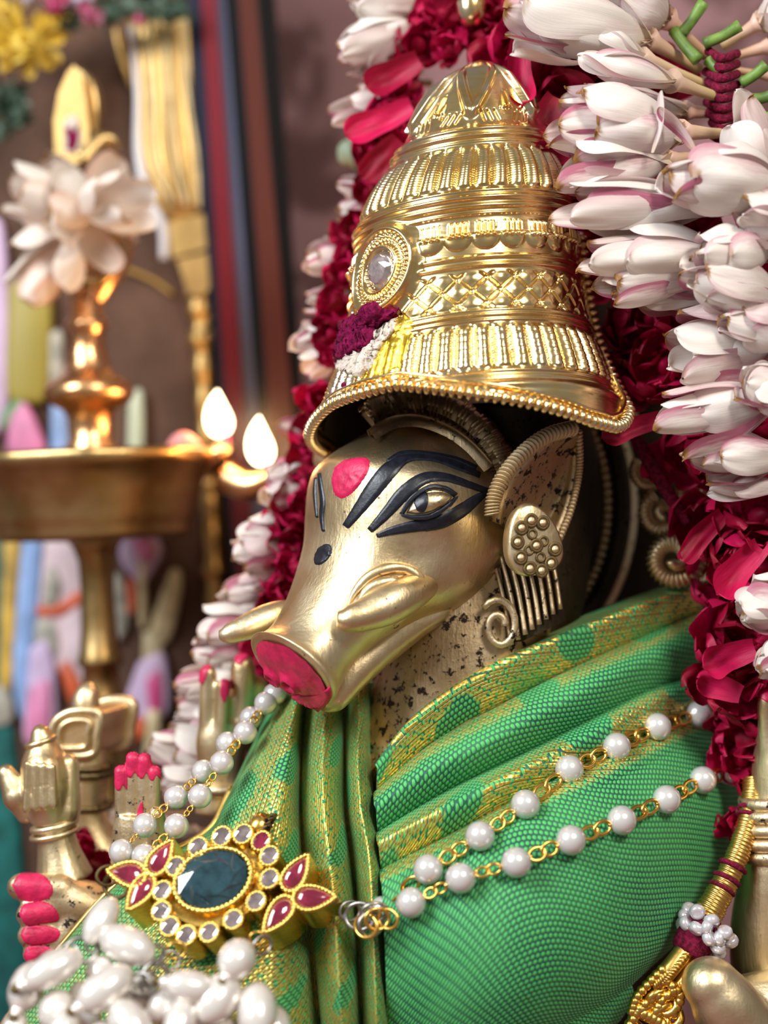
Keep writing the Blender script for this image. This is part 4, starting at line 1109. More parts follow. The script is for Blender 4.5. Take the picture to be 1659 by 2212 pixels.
def blossom(base, mouth, tip, hw, n=8, opn=.14, parent=None, d0=0, tube_r=.017, inner=.85, roll=None, name='blossom', pm=None):
    base, mouth, tip = [P(p[0], p[1], p[2]+d0) for p in (base, mouth, tip)]
    ax = tip-mouth; L = ax.length; hw = hw/1000; R3 = frame_z(ax)
    # the blossom itself is its tube, petals hang on it
    tb = mouth-base
    root = inst(name, TUBE_ME, parent, mat4(frame_z(tb if tb.length > .01 else ax), base, (tube_r*1.3, tube_r*1.3, max(tb.length, .02))))
    ro = rg.uniform(0, 6.28) if roll is None else roll
    n_out = max(3, (n+1)//2); n_in = n-n_out
    for k in range(n):
        out = k < n_out
        phi = ro+2*math.pi*(k/n_out if out else (k-n_out+.5)/max(n_in, 1))+rg.uniform(-.15, .15)
        tl = (opn if out else opn*.35)+rg.uniform(-.08, .10)
        sc = L*(rg.uniform(.66, .92) if out else rg.uniform(.9, 1.03))
        m = Matrix.Translation(mouth-ax.normalized()*.006) @ R3.to_4x4() @ Matrix.Rotation(phi, 4, 'Z') @ Matrix.Rotation(tl, 4, 'Y') @ Matrix.Diagonal((hw*(2.9 if out else 2.0), hw*(2.25 if out else 1.8), sc, 1))
        inst('petal', rg.choice(pm or WP), root, m)
    return root
def single(mouth, tip, hw, var=1, twist=0, parent=None):
    a = P(*mouth); b = P(*tip); ax = b-a; R3 = frame_z(ax, Vector((0, 1, 0)))
    m = Matrix.Translation(a) @ R3.to_4x4() @ Matrix.Rotation(twist, 4, 'Z') @ Matrix.Diagonal((hw/1000*2.2, hw/1000*1.9, ax.length, 1))
    return inst('petal', WP[var], parent, m)
def rose(c, r, n=7, face=(-.3, -1, .1), parent=None, opn=(.35, 1.0), name='rose'):
    p = P(*c); r = r/1000; R3 = frame_z(Vector(face))
    root = inst(name, ROSECORE, parent, mat4(R3, p, (r*.30, r*.30, r*.45)))
    ro = rg.uniform(0, 6.28)
    for k in range(n):
        phi = ro+k*2.4+rg.uniform(-.3, .3); tl = opn[0]+(opn[1]-opn[0])*k/max(1, n-1)+rg.uniform(-.15, .15)
        s = r*(rg.uniform(1.05, 1.5) if c[0] > 1100 else rg.uniform(.9, 1.2))
        m = Matrix.Translation(p-R3 @ Vector((0, 0, r*.15))) @ R3.to_4x4() @ Matrix.Rotation(phi, 4, 'Z') @ Matrix.Rotation(tl, 4, 'Y') @ Matrix.Diagonal((s, s*rg.uniform(1.0, 1.35), s, 1))
        inst('rose_petal', rg.choice(RP), root, m)
    return root
ROSECORE = mesh('rose', *lathe([(-.3, .5), (0, 1), (.5, .8), (.9, .3), (1, .02)], 10, (0, 0, 0), (0, 0, 1)), ROSE)
B = lambda *a, **k: blossom(*a, parent=garl, **k)
# right-hand cluster, nearest the camera
B((1510, 150, .06), (1400, 85, -.02), (1075, 15, -.10), 86, 9, .20, tube_r=.022, roll=.3)
B((1525, 120, .06), (1440, 40, 0), (1280, -40, -.05), 80, 8, .2, tube_r=.022)
B((1540, 190, .04), (1385, 125, -.06), (1255, 50, -.10), 40, 5, .05, tube_r=.019)
B((1555, 212, .0), (1450, 175, -.10), (1232, 118, -.15), 46, 5, .03, tube_r=.021)
B((1590, 290, .0), (1470, 285, -.10), (1178, 282, -.16), 82, 9, .30, tube_r=.021, roll=.9)
B((1600, 250, .06), (1480, 240, .0), (1200, 215, -.04), 50, 6, .15, tube_r=.018)
B((1580, 330, .02), (1440, 345, -.10), (1195, 395, -.17), 64, 7, .16)
B((1650, 440, -.02), (1540, 440, -.14), (1190, 455, -.20), 62, 7, .14)
B((1700, 260, .0), (1655, 420, -.10), (1598, 190, -.16), 70, 5, .2)
B((1760, 380, -.05), (1680, 400, -.18), (1430, 380, -.25), 90, 8, .22)
B((1650, 520, .0), (1560, 540, -.10), (1255, 560, -.17), 60, 7, .20)
B((1720, 540, .0), (1660, 545, -.18), (1480, 545, -.24), 60, 7, .16)
B((1620, 580, .02), (1540, 590, -.08), (1285, 618, -.16), 54, 6, .14)
B((1760, 640, -.02), (1680, 640, -.16), (1465, 608, -.23), 74, 7, .16)
B((1640, 640, .0), (1570, 640, -.06), (1320, 655, -.13), 44, 5, .10)
B((1780, 470, -.05), (1720, 470, -.2), (1590, 440, -.27), 76, 6, .2)
B((1760, 760, .0), (1680, 745, -.10), (1425, 770, -.15), 84, 8, .22)
B((1780, 720, -.05), (1710, 720, -.18), (1540, 690, -.22), 62, 6, .16)
B((1770, 850, -.02), (1690, 860, -.12), (1400, 910, -.17), 66, 7, .16)
B((1800, 840, -.06), (1720, 850, -.18), (1590, 820, -.24), 66, 6, .2)
B((1780, 960, 0), (1700, 985, -.12), (1495, 990, -.16), 54, 6, .16)
B((1780, 1040, .02), (1690, 1050, -.10), (1512, 1068, -.12), 34, 4, .06)
B((1790, 1300, -.05), (1720, 1310, -.15), (1585, 1310, -.2), 66, 6, .25)
B((1790, 1420, -.05), (1730, 1400, -.15), (1630, 1450, -.2), 60, 6, .2)
B((1560, 100, .1), (1640, 50, .06), (1790, -20, .04), 70, 7, .15, tube_r=.020)
B((1560, 130, .1), (1660, 100, .08), (1800, 80, .04), 54, 6, .15, tube_r=.018)
B((1580, 150, .1), (1690, 170, .08), (1800, 160, .04), 50, 6, .12, tube_r=.016)
B((1400, 40, .2), (1300, -30, .18), (1150, -60, .15), 80, 7, .2)
single((1412, 330, -.20), (1425, 195, -.22), 30, 4, .2, garl)
single((1500, 320, -.2), (1420, 235, -.22), 26, 2, .6, garl)
# cut green stem ends and the binding thread
for i, (a, b) in enumerate([((1425, 50), (1436, 8)), ((1470, 75), (1520, 5)), ((1520, 95), (1598, 55)), ((1455, 65), (1508, 130)), ((1600, 180), (1655, 140)), ((1620, 215), (1680, 200)), ((1530, 130), (1560, 150)), ((1640, 255), (1700, 240))]):
    obj('stem_end', *tube([P(*a, .0), P((a[0]+b[0])/2, (a[1]+b[1])/2+4, -.01), P(*b, -.02)], [.013, .012, .014], 10, sub=8), STEM_GREEN, garl)
for i in range(9):
    y0 = 110+i*22; obj('binding_thread', *tube([P(1530+8*math.sin(i*2), y0, .02), P(1560, y0+16, -.03), P(1592, y0+6, .02)], .010, 8, sub=12), THREAD_RED, garl)
obj('string', *tube([P(1372, 945, .10), P(1410, 1010, .06), P(1440, 1060, .05), P(1485, 1130, .06)], [.014, .016, .015, .012], 10, sub=30), THREAD_RED, garl)
# left-hand edge of the arch, behind the head
for (m, t, hw, n, d) in [
    ((905, 20), (735, -10), 60, 7, .30), ((900, 60), (722, 110), 66, 8, .30), ((840, 150), (745, 150), 26, 4, .34), ((850, 215), (705, 255), 42, 5, .34), ((860, 180), (760, 190), 30, 4, .36),
    ((850, 420), (722, 395), 40, 6, .40), ((850, 460), (718, 455), 44, 6, .40), ((780, 560), (648, 565), 46, 6, .40), ((790, 545), (676, 530), 30, 4, .42), ((760, 650), (655, 640), 40, 6, .42), ((760, 705), (625, 745), 50, 7, .40), ((770, 750), (640, 800), 46, 6, .38), ((790, 690), (650, 690), 40, 5, .44),
    ((700, 930), (592, 915), 44, 5, .40), ((670, 1020), (566, 1030), 52, 6, .36), ((670, 1060), (555, 1080), 50, 6, .34), ((640, 1140), (500, 1160), 48, 6, .34), ((630, 1180), (495, 1198), 48, 6, .32), ((620, 1215), (525, 1235), 44, 5, .34), ((620, 1260), (465, 1290), 52, 7, .38), ((600, 1300), (470, 1320), 44, 6, .38), ((580, 1340), (410, 1375), 52, 7, .36), ((560, 1390), (405, 1420), 46, 6, .36), ((560, 1430), (430, 1440), 44, 6, .38), ((540, 1470), (370, 1480), 54, 7, .36), ((520, 1540), (368, 1530), 48, 6, .38), ((520, 1570), (400, 1580), 44, 6, .36),
    ((520, 1650), (320, 1600), 70, 7, .34), ((480, 1690), (330, 1690), 56, 6, .32), ((420, 1800), (250, 1790), 46, 5, .34), ((380, 1860), (200, 1850), 50, 6, .30), ((330, 1760), (215, 1770), 40, 5, .36)]:
    B((m[0]+70, m[1], d+.08), (m[0], m[1], d+.03), (t[0], t[1], d-.03), hw, n, .16)
# crimson roses filling the arch
for (x, y, d, r) in [(900, 100, .30, 80), (960, 40, .30, 80), (1040, 60, .28, 80), (1090, 20, .26, 70), (980, 110, .26, 60), (1060, 110, .24, 50), (860, 190, .30, 80), (830, 260, .30, 80), (870, 280, .28, 70), (810, 330, .32, 60), (860, 350, .30, 60), (800, 420, .36, 60), (770, 500, .36, 60), (770, 560, .34, 60), (745, 600, .34, 56), (730, 660, .34, 60), (720, 720, .34, 56), (740, 770, .32, 60), (690, 860, .36, 60), (680, 940, .36, 60), (670, 990, .34, 60), (660, 1060, .34, 64), (650, 1100, .32, 70), (620, 1130, .32, 60), (660, 1160, .32, 60), (610, 1180, .32, 60), (640, 1230, .30, 60), (600, 1250, .32, 60), (620, 1290, .30, 60), (590, 1310, .32, 50), (570, 1400, .34, 56), (560, 1470, .34, 60), (540, 1560, .34, 60),
                     (1120, 110, .16, 80), (1160, 170, .12, 84), (1210, 230, .08, 86), (1190, 120, .16, 80), (1260, 190, .10, 90), (1240, 290, .06, 80), (1320, 220, .12, 90), (1230, 380, .10, 70), (1330, 330, .12, 90), (1420, 200, .16, 80), (1400, 420, .14, 90), (1300, 470, .16, 80), (1480, 500, .10, 90), (1330, 570, .18, 80), (1440, 620, .10, 80),
                     (1350, 690, .14, 74), (1410, 690, .10, 80), (1380, 760, .12, 70), (1400, 830, .12, 80), (1440, 790, .08, 80), (1480, 700, .08, 80), (1520, 830, .08, 90), (1470, 960, .10, 76), (1530, 1000, .10, 80), (1600, 1000, .06, 90), (1540, 1130, .08, 86), (1580, 1190, .04, 86), (1640, 1120, .02, 90), (1650, 1220, .02, 90), (1560, 1400, .04, 84), (1600, 1340, .06, 80), (1590, 1460, .02, 84), (1640, 1400, .04, 84), (1610, 1540, .06, 70), (1585, 1590, .10, 60), (1640, 1560, .06, 80), (1600, 1640, .08, 70), (1640, 1690, .08, 70), (1590, 1790, .06, 44), (215, 1885, .22, 54), (240, 1945, .18, 54), (190, 1830, .24, 44), (1650, 1300, .06, 84), (1560, 1270, .16, 80), (1500, 880, .14, 80), (1640, 900, .08, 90), (1640, 760, .08, 90), (1600, 620, .06, 90), (1660, 500, .06, 90)]:
    rose((x, y, d), r, 8 if r > 65 else 7, (rg.uniform(-.6, .3), -1, rg.uniform(-.2, .5)), garl)
# single large red petals
def rpet(mouth, tip, hw, var, tw):
    a = P(*mouth); b = P(*tip); ax = b-a
    m = Matrix.Translation(a) @ frame_z(ax, Vector((0, 1, 0))).to_4x4() @ Matrix.Rotation(tw, 4, 'Z') @ Matrix.Diagonal((hw/1000*2, hw/1000*2, ax.length, 1))
    inst('rose_petal', RP[var], garl, m)
for a in [((1440, 900, -.02), (1300, 945, -.06), 34, 0, 1.5), ((1560, 1110, -.02), (1480, 1210, -.06), 40, 1, 1.3), ((1640, 1180, -.06), (1545, 1285, -.1), 50, 2, 1.5), ((1630, 1400, -.08), (1520, 1440, -.1), 46, 0, 1.7), ((1600, 1500, -.06), (1515, 1470, -.08), 42, 3, 1.6), ((1120, 90, .02), (1125, 230, -.04), 44, 2, 1.4), ((1240, 330, -.02), (1160, 330, -.08), 40, 1, 1.6), ((1200, 210, 0), (1150, 320, -.06), 48, 0, 1.5), ((1500, 950, -.02), (1520, 1010, -.06), 46, 1, 1.4), ((1620, 1770, .02), (1572, 1772, -.03), 22, 0, 1.5), ((905, 130, .2), (790, 190, .2), 50, 2, 1.5), ((890, 230, .2), (745, 290, .2), 48, 0, 1.6), ((860, 300, .2), (785, 385, .22), 44, 1, 1.4)]: rpet(*a)
# bud of green behind the arch
obj('bud', *tube([P(790, 330, .6), P(755, 335, .6), P(735, 350, .6)], [.02, .04, .01], 12, sub=12), simple('pale_green_bud', (.25, .30, .2), .6), garl)

# ================================================================ BACKGROUND: framed painting
DP = 1.45
pic = thing('framed_painting', P(300, 2600, DP), 'framed painting with a raised gilt pillar behind the oil lamp', 'painting')
def quadprism(name, pts, d, th, mat, parent, smooth=False): return obj(name, *prism([P(x, y, d) for x, y in pts], Vector((0, th, 0))), mat, parent, smooth)
quadprism('painted_panel', [(-700, -500), (370, -500), (530, 900), (640, 2300), (-700, 2300)], DP, .03, simple('brown_painted_ground', (.095, .052, .036), .85, spec=.15, nscale=5, var=.25), pic)
xs0 = [(405, 434), (434, 467), (467, 486), (486, 515), (515, 553), (553, 592)]
xs1 = [(467, 483), (483, 521), (521, 548), (548, 575), (575, 624), (624, 648)]
cols_ = [(.012, .012, .03), (.16, .010, .018), (.10, .11, .19), (.006, .005, .006), (.085, .018, .010), (.006, .004, .004)]
for k in range(6):
    def ln(y, e): a, b = xs0[k][e], xs1[k][e]; return a+(b-a)*y/800+(0)
    y0, y1 = -300, 2300
    quadprism('frame_moulding', [(ln(y0, 0), y0), (ln(y0, 1), y0), (ln(y1, 1), y1), (ln(y1, 0), y1)], DP-.10+.02*(k % 2)-(.05 if k in (1, 4) else 0), .16, simple('frame_paint_%d' % k, cols_[k], .25), pic)
GILT = goldmat('gilt_relief', (.62, .40, .15), .42)
WHITE_R = simple('white_relief', (.62, .60, .62), .5)
CREAM = simple('cream_relief', (.58, .47, .26), .5, nscale=30)
def relief(name, pts, mat, d=DP, th=.05, bev=True):
    cxx = sum(p[0] for p in pts)/len(pts); cyy = sum(p[1] for p in pts)/len(pts)
    c = catmull([(x, y, 0) for x, y in pts]+[(pts[0][0], pts[0][1], 0)], 49)[:-1]
    V = [P(p.x, p.y, d) for p in c]+[P(p.x, p.y, d-th*.7) for p in c]+[P(cxx+(p.x-cxx)*.75, cyy+(p.y-cyy)*.9, d-th) for p in c]
    n = 48; F = [(j*n+k, j*n+(k+1) % n, (j+1)*n+(k+1) % n, (j+1)*n+k) for j in range(2) for k in range(n)]+[tuple(range(2*n, 3*n))]
    return obj(name, V, F, mat, pic)
# gilt pillar: fluted bracket, block, vase, slim shaft
pil = relief('gilt_pillar', [(270, 40), (415, 20), (425, 250), (440, 470), (360, 480), (310, 400), (290, 220)], GILT, th=.08); pil['label'] = 'raised gilt pillar with white edge'
for k in range(6):
    x0 = 300+k*20; obj('pillar_flute', *tube([P(x0-4, 40, DP-.08), P(x0+6, 200, DP-.09), P(x0+10+k*3, 340, DP-.09), P(360+k*14, 440+k*2, DP-.085)], .007, 8, sub=24), CREAM if k % 2 else GILT, pil)
obj('pillar_edge', *tube([P(285, 60, DP-.07), P(300, 200, DP-.08), P(302, 330, DP-.08), P(320, 430, DP-.08), P(352, 490, DP-.08), P(355, 560, DP-.07)], [.012, .014, .018, .018, .016, .014], 10, sub=30), WHITE_R, pil)
obj('pillar_edge', *tube([P(250, 60, DP-.03), P(262, 120, DP-.04), P(285, 190, DP-.03)], [.010, .012, .006], 8, sub=16), GILT, pil)
relief_parts = [([(362, 480), (440, 462), (450, 535), (372, 556)], 'pillar_block'), ([(382, 560), (450, 545), (458, 610), (440, 640), (405, 632)], 'pillar_vase')]
for pts, nm in relief_parts: obj(nm, *prism([P(x, y, DP-.09) for x, y in pts], Vector((0, .09, 0))), GILT, pil, False)
for k in range(4): obj('pillar_ring', *tube([P(400+k*9, 640+k*28, DP-.05), P(462+k*1.5, 628+k*28, DP-.05)], .010, 8), GILT, pil)
ba = P(432, 640, DP-.03); bb = P(470, 1320, DP-.03); ax = bb-ba
prof = []
for k in range(90):
    t = k/89; r = .033+.005*math.sin(t*60)*(.5 if t > .3 else 1)
    for c_, w, a_ in ((.05, .02, .012), (.14, .015, .014), (.55, .02, .014), (.60, .012, .01), (.87, .012, .012)): r += a_*math.exp(-((t-c_)/w)**2)
    prof.append((t*ax.length, r))
obj('pillar_shaft', *lathe(prof, 16, ba, ax), GILT, pil)
obj('painted_string', *tube([P(270, 580, DP-.02), P(330, 605, DP-.02), P(372, 635, DP-.02)], .008, 6, sub=12), simple('ochre_line', (.32, .18, .03), .5), pic)
# painted lotus buds, blossoms and cloths in the lower part of the picture
PINK = simple('painted_pink', (.62, .20, .36), .5, nscale=9, var=.3); LILAC = simple('painted_lilac', (.62, .46, .66), .5, nscale=6, var=.15); ORANGE = simple('painted_orange', (.60, .10, .03), .5, nscale=8)
BLUE = simple('painted_blue', (.28, .42, .72), .5, nscale=6, var=.3); TEAL = simple('painted_teal', (.006, .11, .10), .5, nscale=14, var=.4); YEL = simple('painted_yellow', (.60, .36, .05), .5, nscale=10, var=.5); ROSEWHITE = simple('painted_rose_white', (.66, .50, .52), .5, nscale=7, var=.15)
MAG = simple('painted_magenta', (.58, .07, .22), .5)
GREY = simple('painted_grey', (.40, .37, .30), .6, nscale=26, var=.4)
for nm, pts, m_, d_ in [
    ('painted_cloth', [(-120, 1150), (10, 1150), (20, 1500), (40, 1700), (60, 2300), (-120, 2300)], TEAL, 0),
    ('painted_cloth', [(8, 1150), (45, 1150), (38, 1350), (22, 1500), (0, 1520)], YEL, .01), ('painted_cloth', [(50, 1150), (92, 1150), (75, 1400), (70, 1540), (40, 1540), (28, 1420)], BLUE, .02),
    ('painted_cloth', [(95, 1160), (175, 1160), (182, 1330), (150, 1450), (85, 1420), (80, 1280)], ROSEWHITE, .01), ('painted_sash', [(80, 1310), (130, 1305), (178, 1275), (182, 1300), (140, 1330), (85, 1330)], ORANGE, .03),
    ('painted_figure', [(95, 1260), (110, 1220), (130, 1260), (120, 1310), (95, 1310)], GREY, .03), ('painted_arch', [(70, 1360), (90, 1335), (118, 1350), (130, 1400), (110, 1430), (80, 1420)], GREY, .02),
    ('painted_robe', [(65, 1400), (100, 1385), (120, 1450), (118, 1600), (55, 1600), (58, 1480)], LILAC, .035), ('painted_robe', [(62, 1490), (105, 1470), (112, 1540), (100, 1600), (58, 1600)], PINK, .05),
    ('painted_robe', [(130, 1330), (175, 1310), (190, 1460), (170, 1500), (140, 1450)], ROSEWHITE, .03), ('painted_sash', [(128, 1440), (150, 1430), (178, 1490), (165, 1530), (145, 1500)], ORANGE, .05),
    ('painted_lotus', [(262, 1165), (290, 1152), (335, 1155), (352, 1190), (335, 1225), (310, 1260), (275, 1235), (258, 1200)], LILAC, .03), ('painted_lotus_heart', [(285, 1172), (310, 1158), (335, 1180), (325, 1215), (305, 1210)], PINK, .05),
    ('painted_lamp', [(238, 1240), (262, 1245), (280, 1320), (270, 1370), (248, 1385), (240, 1310)], GREY, .02), ('painted_sash', [(272, 1250), (292, 1255), (294, 1310), (280, 1325)], ORANGE, .03),
    ('painted_stem', [(298, 1210), (312, 1210), (318, 1340), (300, 1345)], CREAM, .04),
    ('painted_fan', [(352, 1272), (372, 1230), (392, 1240), (388, 1300), (365, 1385), (325, 1372), (335, 1320)], CREAM, .03), ('painted_stem', [(308, 1365), (350, 1365), (345, 1435), (312, 1440)], CREAM, .025),
    ('painted_lotus', [(300, 1430), (350, 1410), (365, 1470), (362, 1540), (320, 1560), (272, 1530), (285, 1470)], LILAC, .04), ('painted_lotus_heart', [(315, 1470), (345, 1450), (350, 1530), (325, 1535)], MAG, .06), ('painted_lotus_heart', [(272, 1560), (300, 1545), (315, 1570), (300, 1600), (275, 1595)], ORANGE, .06),
    ('painted_stem', [(318, 1535), (345, 1540), (340, 1640), (312, 1640)], CREAM, .07), ('painted_robe', [(-20, 1480), (20, 1490), (30, 1550), (0, 1570), (-20, 1560)], GREY, .02),
    ('painted_pillar', [(20, 600), (105, 600), (105, 840), (60, 870), (15, 840)], simple('painted_olive', (.34, .27, .04), .5), .03), ('painted_cloth', [(-60, 500), (10, 500), (15, 900), (-60, 900)], LILAC, .01),
    ('painted_leaf', [(10, 885), (40, 860), (60, 880), (30, 930), (5, 920)], simple('painted_green', (.10, .26, .08), .5), .03), ('painted_robe', [(20, 900), (55, 870), (95, 950), (90, 985), (20, 985)], PINK, .04),
    ('painted_candle', [(278, 850), (308, 850), (308, 990), (278, 990)], simple('painted_pale_green', (.46, .50, .36), .5), .05), ('painted_robe', [(105, 720), (135, 720), (138, 840), (110, 850)], GREY, .03), ('painted_robe', [(110, 870), (145, 880), (145, 985), (112, 985)], BLUE, .03)]:
    relief(nm, pts, m_, DP-d_*.5, .02)

# ================================================================ OIL LAMP
DL = .92
lamp = thing('oil_lamp', (P(230, 2000, DL).x, DL, 0), 'tall brass oil lamp with a bird finial and two burning wicks', 'oil lamp')
LA = P(165, 150, DL); LB = P(222, 1560, DL); lax = (LA-LB).normalized()
def ly(y): return (P(200, 1560, DL)-P(200, y, DL)).length*(-1 if y > 1560 else 1)
LAMP_BRASS = brass('lamp_brass', (.40, .25, .09), (.50, .34, .15), (.08, .04, .02), .33, .66, .5)
LAMP_COPPER = brass('lamp_copper', (.72, .36, .16), (.80, .46, .22), (.2, .06, .02), .24, .7, .4)
K = (D+DL)/D/1000
def lprof(l): return [(ly(y), r*K) for y, r in sorted(l, reverse=True)]
obj('stem', *lathe(lprof([(1165, 62), (1180, 50), (1210, 39), (1280, 36), (1350, 38), (1410, 44), (1425, 50), (1436, 48), (1442, 38), (1480, 40), (1520, 50), (1560, 66), (1600, 60), (1700, 60), (1800, 90), (1900, 100), (2100, 110), (2300, 200), (2420, 260)]), 40, LB, lax), LAMP_BRASS, lamp)
bowl = obj('bowl', *lathe([(ly(y), r*K) for y, r in [(1168, 60), (1162, 200), (1150, 208), (1138, 206), (1128, 214), (1110, 216), (1060, 232), (1012, 250), (1006, 262), (985, 264), (978, 258), (985, 245), (1000, 200), (1010, 60), (1008, 20)]], 72, LB, lax, lambda a, h, r: r*(1+(.022*max(0, math.sin(a*9)) if h > ly(1010) and r > .3 else 0))), LAMP_BRASS, lamp)
obj('upper_shaft', *lathe([(ly(y), r*K) for y, r in [(1010, 62), (965, 58), (950, 48), (900, 50), (885, 58), (872, 84), (856, 96), (838, 96), (824, 84), (812, 58), (790, 46), (730, 36), (715, 40), (706, 48), (696, 46), (684, 38), (650, 36), (640, 30)]], 10, LB, lax), LAMP_COPPER, lamp)
# finial: bulb with a hole, bird and leaf-shaped crest
ff = lambda x, y, dd=0: P(x, y, DL+dd)
obj('finial_bulb', *tube([ff(185, 650), ff(200, 600), ff(210, 540), ff(205, 480), ff(190, 430)], [.045, .075, .100, .085, .05], 24, sub=24, flat=(Vector((0, 1, 0)), .6)), LAMP_COPPER, lamp)
obj('finial_ring', *tube([ff(200+48*math.cos(a), 548+62*math.sin(a), -.06) for a in np.linspace(0, 2*math.pi, 30)[:-1]], .02, 10, closed=True), LAMP_BRASS, lamp)
crest = obj('crest', *prism([ff(*p, -.03) for p in [(118, 330), (116, 260), (126, 200), (146, 155), (160, 140), (176, 160), (186, 210), (192, 280), (190, 340), (150, 360)]], Vector((0, .045, 0))), GILT, lamp, False)
obj('crest_back', *tube([ff(170, 150, .03), ff(195, 185, .03), ff(205, 240, .03), ff(200, 300, .03)], [.010, .022, .024, .02], 12, sub=16), LAMP_BRASS, lamp)
obj('bird_neck', *tube([ff(180, 350, 0), ff(205, 320, 0), ff(225, 302, 0), ff(245, 305, 0), ff(258, 320, 0)], [.045, .034, .026, .018, .006], 14, sub=20), LAMP_BRASS, lamp)
relief_dot = obj('crest_mark', *prism([ff(x, y, -.036) for x, y in [(140, 280), (152, 272), (158, 285), (170, 265), (168, 305), (160, 325), (144, 322), (146, 300)]], Vector((0, .01, 0))), POWDER_PURPLE, crest, False)
obj('crest_ash', *prism([ff(x, y, -.033) for x, y in [(136, 265), (150, 248), (166, 250), (176, 290), (170, 330), (138, 330)]], Vector((0, .01, 0))), POWDER_WHITE, crest, False)
FL = M('flame', .5); FL.set('Base Color', (0, 0, 0, 1)); FL.set('Emission Color', (1, .80, .48, 1)); FL.set('Emission Strength', 9); FL.set('Specular IOR Level', 0)
EMB = M('ember', .5); EMB.set('Base Color', (.3, 0, .02, 1)); EMB.set('Emission Color', (1, .05, .12, 1)); EMB.set('Emission Strength', 2.2)
WICK = simple('sooty_wick', (.03, .012, .02), .8)
for (x, y0, y1, r, dd) in ((476, 946, 842, 30, -.02), (566, 1008, 898, 29, -.16)):
    w = obj('spout', *tube([ff(x-75, y0+25, dd+.06), ff(x-30, y0+42, dd+.02), ff(x+8, y0+30, dd), ff(x+26, y0+12, dd)], [.045, .040, .030, .016], 14, sub=16), LAMP_COPPER, lamp)
    wk = obj('wick', *tube([ff(x-20, y0+20, dd), ff(x+4, y0+8, dd), ff(x+10, y0-8, dd)], [.011, .012, .010], 8, sub=10), WICK, lamp)
    n = 22; a = ff(x+8, y0-2, dd); b = ff(x-6, y1, dd)
    pts = [a.lerp(b, k/(n-1))+Vector((-.010*math.sin(math.pi*k/(n-1)), 0, 0)) for k in range(n)]
    fo = obj('flame', *tube(pts, [max(.001, (r*K)*(math.sin(math.pi*(k/(n-1))**.62))**.8) for k in range(n)], 20), FL.m, lamp); fo['label'] = 'bright oil flame'
    obj('ember', *sphere(ff(x+12, y0+2, dd-.03), .012, 12, 8), EMB.m, wk)
    l = bpy.data.lights.new('flame_light', 'POINT'); l.energy = 4; l.color = (1, .50, .18); l.shadow_soft_size = .05
    lo = bpy.data.objects.new('flame_light', l); COL.objects.link(lo); lo.location = ff(x, (y0+y1)/2-10, dd-.10)
tag(obj('rose_petal_offering', *tube([ff(360, 972, -.1), ff(395, 955, -.12), ff(432, 962, -.1)], [.01, .03, .008], 12, sub=12), simple('pale_pink_petal', (.60, .22, .22), .5)), 'pale pink petal lying on the rim of the oil lamp bowl', 'petal')
# white blossoms tucked on the lamp
LBl = [((205, 456, -.05), (190, 458, -.10), (0, 396, -.2), 80, 9, .85), ((180, 466, -.08), (185, 456, -.14), (300, 426, -.30), 72, 10, 1.15), ((170, 496, -.05), (160, 506, -.1), (50, 666, -.16), 74, 8, .55), ((215, 476, .0), (225, 486, .02), (290, 546, .02), 55, 6, .6)]
LBN = ['open white blossom with long petals reaching left on the lamp finial', 'open white blossom facing the viewer on the lamp finial', 'drooping peach-white blossom hanging under the others on the lamp finial', 'small pinkish blossom half hidden behind the lamp finial']
for q, lb in zip(LBl, LBN):
    o = blossom(*q[:3], q[3], q[4], q[5], d0=DL, tube_r=.02, name='lamp_blossom', pm=WPC); tag(o, lb, 'flower', 'blossoms on the oil lamp')

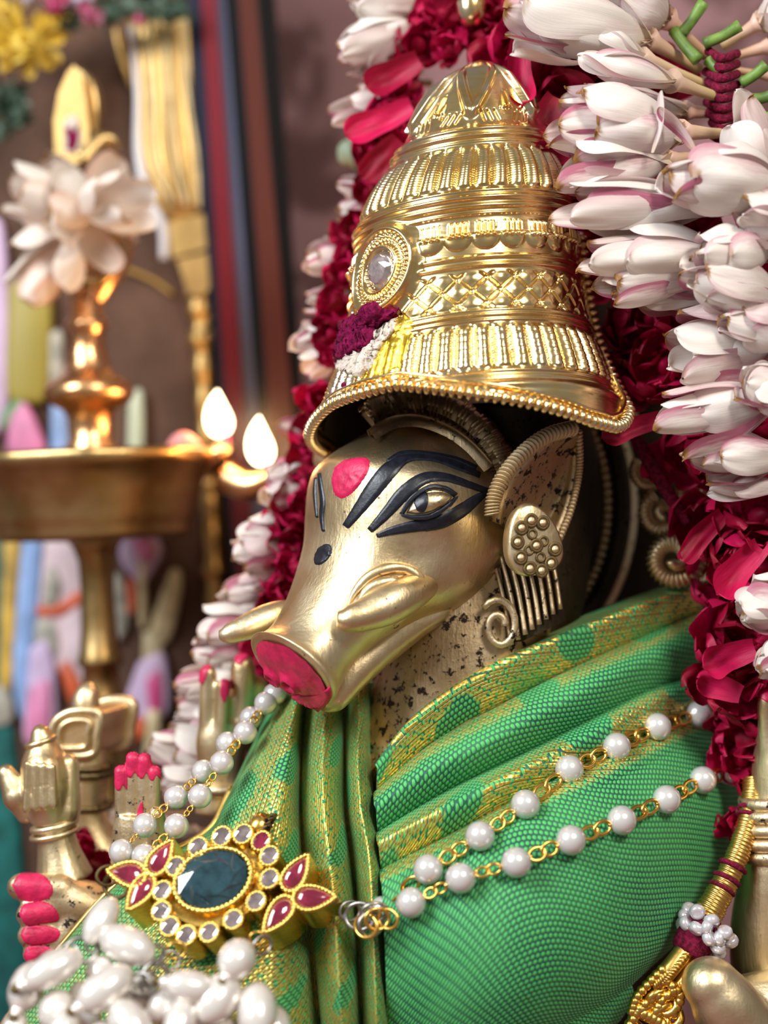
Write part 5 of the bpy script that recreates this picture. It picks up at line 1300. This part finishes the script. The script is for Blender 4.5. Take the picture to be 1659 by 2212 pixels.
# ================================================================ BLURRED GARLAND over the painting
og = thing('yellow_garland', P(60, 300, 1.22), 'yellow and green flower garland hanging at the top left over the painting', 'garland')
YP = rosemat('marigold_petal', (.66, .42, .03), (.82, .60, .12)); GP = rosemat('garland_leaf', (.05, .09, .06), (.14, .20, .15)); PP_ = rosemat('pink_garland_petal', (.50, .05, .16), (.62, .28, .38)); LP_ = rosemat('lilac_garland_petal', (.45, .40, .50), (.6, .5, .6))
YM, GM, PM2, LM = [petal_mesh('petal', m_, .15, .05, .3, .5, .1, 5, 6, seed=3) for m_ in (YP, GP, PP_, LP_)]
CM = {id(me): mesh('flower_head', *sphere((0, 0, 0), 1, 12, 8), me.materials[0]) for me in (YM, GM, PM2, LM)}
def pom(c, r, n, me, name):
    p = P(*c); root = inst(name, CM[id(me)], og, Matrix.Translation(p) @ Matrix.Scale(r*.0006, 4))
    for k in range(n):
        z = rg.uniform(-.9, .9); a = rg.uniform(math.pi, 2*math.pi); d = Vector((math.sqrt(1-z*z)*math.cos(a), math.sqrt(1-z*z)*math.sin(a), z))
        s = r/1000*rg.uniform(.6, .8)
        inst('petal', me, root, Matrix.Translation(p+d*r*.00045) @ frame_z(d).to_4x4() @ Matrix.Rotation(rg.uniform(0, 6), 4, 'Z') @ Matrix.Rotation(rg.uniform(.1, .5), 4, 'Y') @ Matrix.Diagonal((s, s*.8, s, 1)))
for c, r, n, me, nm in [((60, 105, 1.2), 95, 34, YM, 'marigold'), ((20, 40, 1.22), 75, 24, YM, 'marigold'), ((110, 60, 1.24), 60, 18, YM, 'marigold'), ((120, 12, 1.2), 44, 14, PM2, 'pink_flower'), ((195, 35, 1.22), 44, 14, PM2, 'pink_flower'), ((60, -5, 1.2), 44, 12, LM, 'lilac_flower'), ((170, 0, 1.22), 40, 12, LM, 'lilac_flower'),
                        ((25, 210, 1.25), 66, 20, GM, 'leaf_sprig'), ((40, 255, 1.25), 56, 18, GM, 'leaf_sprig'), ((150, 45, 1.26), 52, 16, GM, 'leaf_sprig'), ((240, 30, 1.26), 56, 16, GM, 'leaf_sprig'), ((290, 10, 1.26), 64, 18, GM, 'leaf_sprig'), ((345, 15, 1.26), 60, 18, GM, 'leaf_sprig'), ((385, 20, 1.26), 52, 16, GM, 'leaf_sprig'), ((300, 42, 1.22), 24, 8, PM2, 'pink_flower'), ((5, 285, 1.25), 46, 14, GM, 'leaf_sprig')]: pom(c, r, n, me, nm)
print('objects', len(bpy.data.objects))
